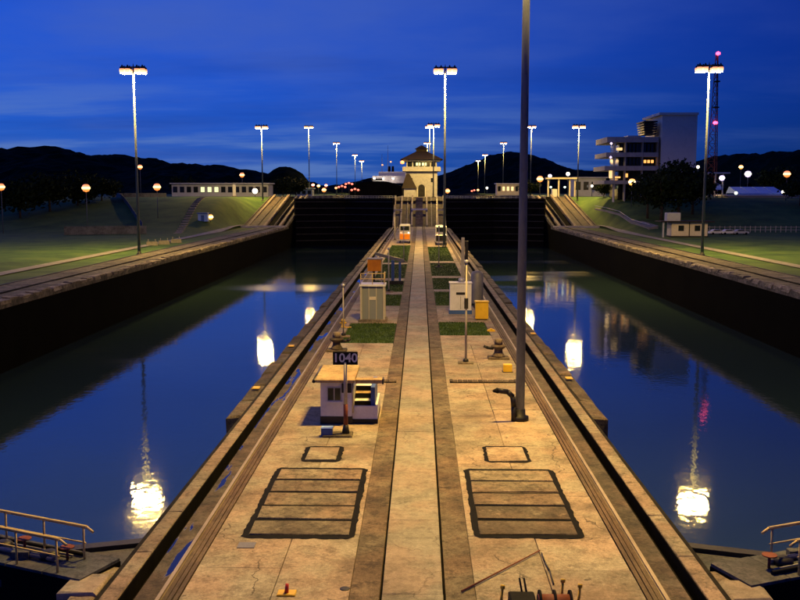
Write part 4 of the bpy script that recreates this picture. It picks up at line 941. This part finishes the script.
# curved stair ramp on the right slope
t = thing('slope_ramp', 'pale curved footway climbing the right grass slope', 'footway')
b = MB(); c0 = [(648, 214, 285), (630, 209, 300), (618, 204, 318), (606, 199, 334), (594, 196, 350)]
for a, c in zip(c0, c0[1:]):
    pa, pb = at(*a), at(*c); za, zb = ground_z(pa.x, pa.y) + .25, ground_z(pb.x, pb.y) + .25
    b.hexa([(pa.x, pa.y - 2, za - 1.5), (pa.x + 3, pa.y - 1, za - 1.5), (pb.x + 3, pb.y - 1, zb - 1.5), (pb.x, pb.y - 2, zb - 1.5), (pa.x, pa.y - 2, za), (pa.x + 3, pa.y - 1, za + .6), (pb.x + 3, pb.y - 1, zb + .6), (pb.x, pb.y - 2, zb)])
b.build('footway_deck', M['path'], t)
b = MB(); pr_ = [Vector((at(*a).x, a[2] - 2.2, ground_z(at(*a).x, a[2]) + 1.2)) for a in c0]; b.path(pr_, .09, 6); b.build('handrail', M['alu'], t)
# left bank: retaining walls, steps, kiosk
p = at(205, 228, 300); t = thing('kiosk', 'small blue kiosk under a yellow lamp on the left grass', 'kiosk', (p.x, 297, ground_z(p.x, 297) - .1))
MB().box(-1.5, 1.5, 0, 2.4, 0, 2.5).build('wall', M['blue_skytint'], t); MB().bbox(-1.8, 1.8, -.4, 2.8, 2.5, 2.75, .05).build('roof', M['bluep'], t); MB().box(-.5, .5, -.05, -.005, 0, 2.0).build('door', M['bluep'], t)
def retaining(label, a, c, h, th=.5):
    t = thing('retaining_wall', label, 'wall'); pa, pb = at(*a), at(*c); n = 8; 
    for i in range(n):
        u, v = i / n, (i + 1) / n; q0 = pa.lerp(pb, u); q1 = pa.lerp(pb, v); z0 = ground_z(q0.x, q0.y); z1 = ground_z(q1.x, q1.y); e = (q1 - q0) * .004
        MB().hexa([(q0.x + e.x, q0.y, z0 - 1), (q1.x - e.x, q1.y, z1 - 1), (q1.x - e.x, q1.y + th, z1 - 1), (q0.x + e.x, q0.y + th, z0 - 1), (q0.x + e.x, q0.y, z0 + h), (q1.x - e.x, q1.y, z1 + h), (q1.x - e.x, q1.y + th, z1 + h), (q0.x + e.x, q0.y + th, z0 + h)]).build('panel', M['retain'], t)
retaining('long grey wall across the left grass near the mast', (64, 232, 262), (146, 226, 268), 2.4)
retaining('sloping grey wall running up the left bank behind the mast', (142, 216, 285), (116, 196, 352), 1.6)
retaining('high grey wall at the top of the left bank', (113, 196, 356), (166, 194, 366), 1.6)
p = at(205, 215, 300); t = thing('slope_steps', 'pale diagonal footpath up the left grass slope', 'steps'); b = MB()
for i in range(20):
    u = i / 19; q = at(178 + 27 * u, 222 - 22 * u, 272 + 76 * u); z = ground_z(q.x, q.y)
    MB().box(q.x - 1.0, q.x + 1.0, q.y - 1.9, q.y + 1.9, z - .4, z + .12).build('step', M['path'], t)

# ------------------------------------------------------------------ trees
def tree(x, y, z, h, r, label, seed, flat=1.0):
    rnd = random.Random(seed)
    t = thing('tree', label, 'tree', (x, y, z - .1), 0, 'dark trees around the lock'); b = MB()
    b.tube((0, 0, 0), (0, 0, h * .45), h * .035, h * .022, 8)
    for i in range(6):
        a = i * 1.05 + rnd.random(); e = Vector((math.cos(a) * r * .6, math.sin(a) * r * .6, h * rnd.uniform(.6, .85))); b.tube((0, 0, h * rnd.uniform(.3, .44)), e, h * .016, h * .005, 6)
    b.build('trunk', M['bark'], t); b = MB()
    clumps = []
    for i in range(26):
        u = Vector((rnd.gauss(0, 1), rnd.gauss(0, 1), rnd.gauss(0, 1))).normalized() * rnd.uniform(.35, .95)
        clumps.append((Vector((u.x * r, u.y * r, h * .62 + u.z * h * .36 * flat)), r * rnd.uniform(.22, .4)))
    for c, cr in clumps:
        for k in range(110):
            p = c + Vector((rnd.gauss(0, .5), rnd.gauss(0, .5), rnd.gauss(0, .42))) * cr; s = r * rnd.uniform(.05, .11)
            a = Vector((rnd.gauss(0, 1), rnd.gauss(0, 1), rnd.gauss(0, 1))).normalized(); o = a.orthogonal().normalized(); v = a.cross(o)
            b.poly([p + o * s, p + v * s * .55, p - o * s, p - v * s * .55])
    b.build('crown', M['leaf'], t)
TR = [(648, 197, 300, 14, 6.5, 'leftmost dark tree before the tall building'), (662, 197, 296, 18, 8.5, 'largest round tree before the blank tower block'), (679, 197, 300, 18, 8.5, 'round dark tree right of the largest tree before the tower'), (693, 198, 306, 15, 7, 'rightmost dark tree before the tower block'),
      (800, 203, 320, 9, 6, 'dark tree at the right edge below the hill'), (776, 188, 400, 12, 8, 'dark tree behind the marquee'),
      (20, 214, 300, 12, 9, 'dark tree at the left edge of the bank'), (50, 212, 310, 13, 9, 'dark broad tree left of the bright orange lamp'), (78, 212, 320, 10, 8, 'dark tree beneath the bright orange lamp'), (102, 206, 330, 9, 7, 'dark tree left of the sloping grey wall'),
      (283, 194, 480, 9, 6, 'tree behind the head of the left ramp'), (296, 194, 500, 10, 7, 'tree right of the left ramp head'), (182, 190, 470, 9, 7, 'tree behind the left end of the long low building'), (530, 193, 520, 8, 6, 'tree left of the large orange lamp on the right'), (604, 193, 360, 6, 4, 'small tree left of the tall building')]
for i, (x, y, d, h, r, lab) in enumerate(TR):
    p = at(x, y, d); tree(p.x, d, ground_z(p.x, d), h, r, lab, i + 11)
for o in list(bpy.data.objects):
    if o.type == 'MESH' and o.data.users == 0: bpy.data.objects.remove(o)
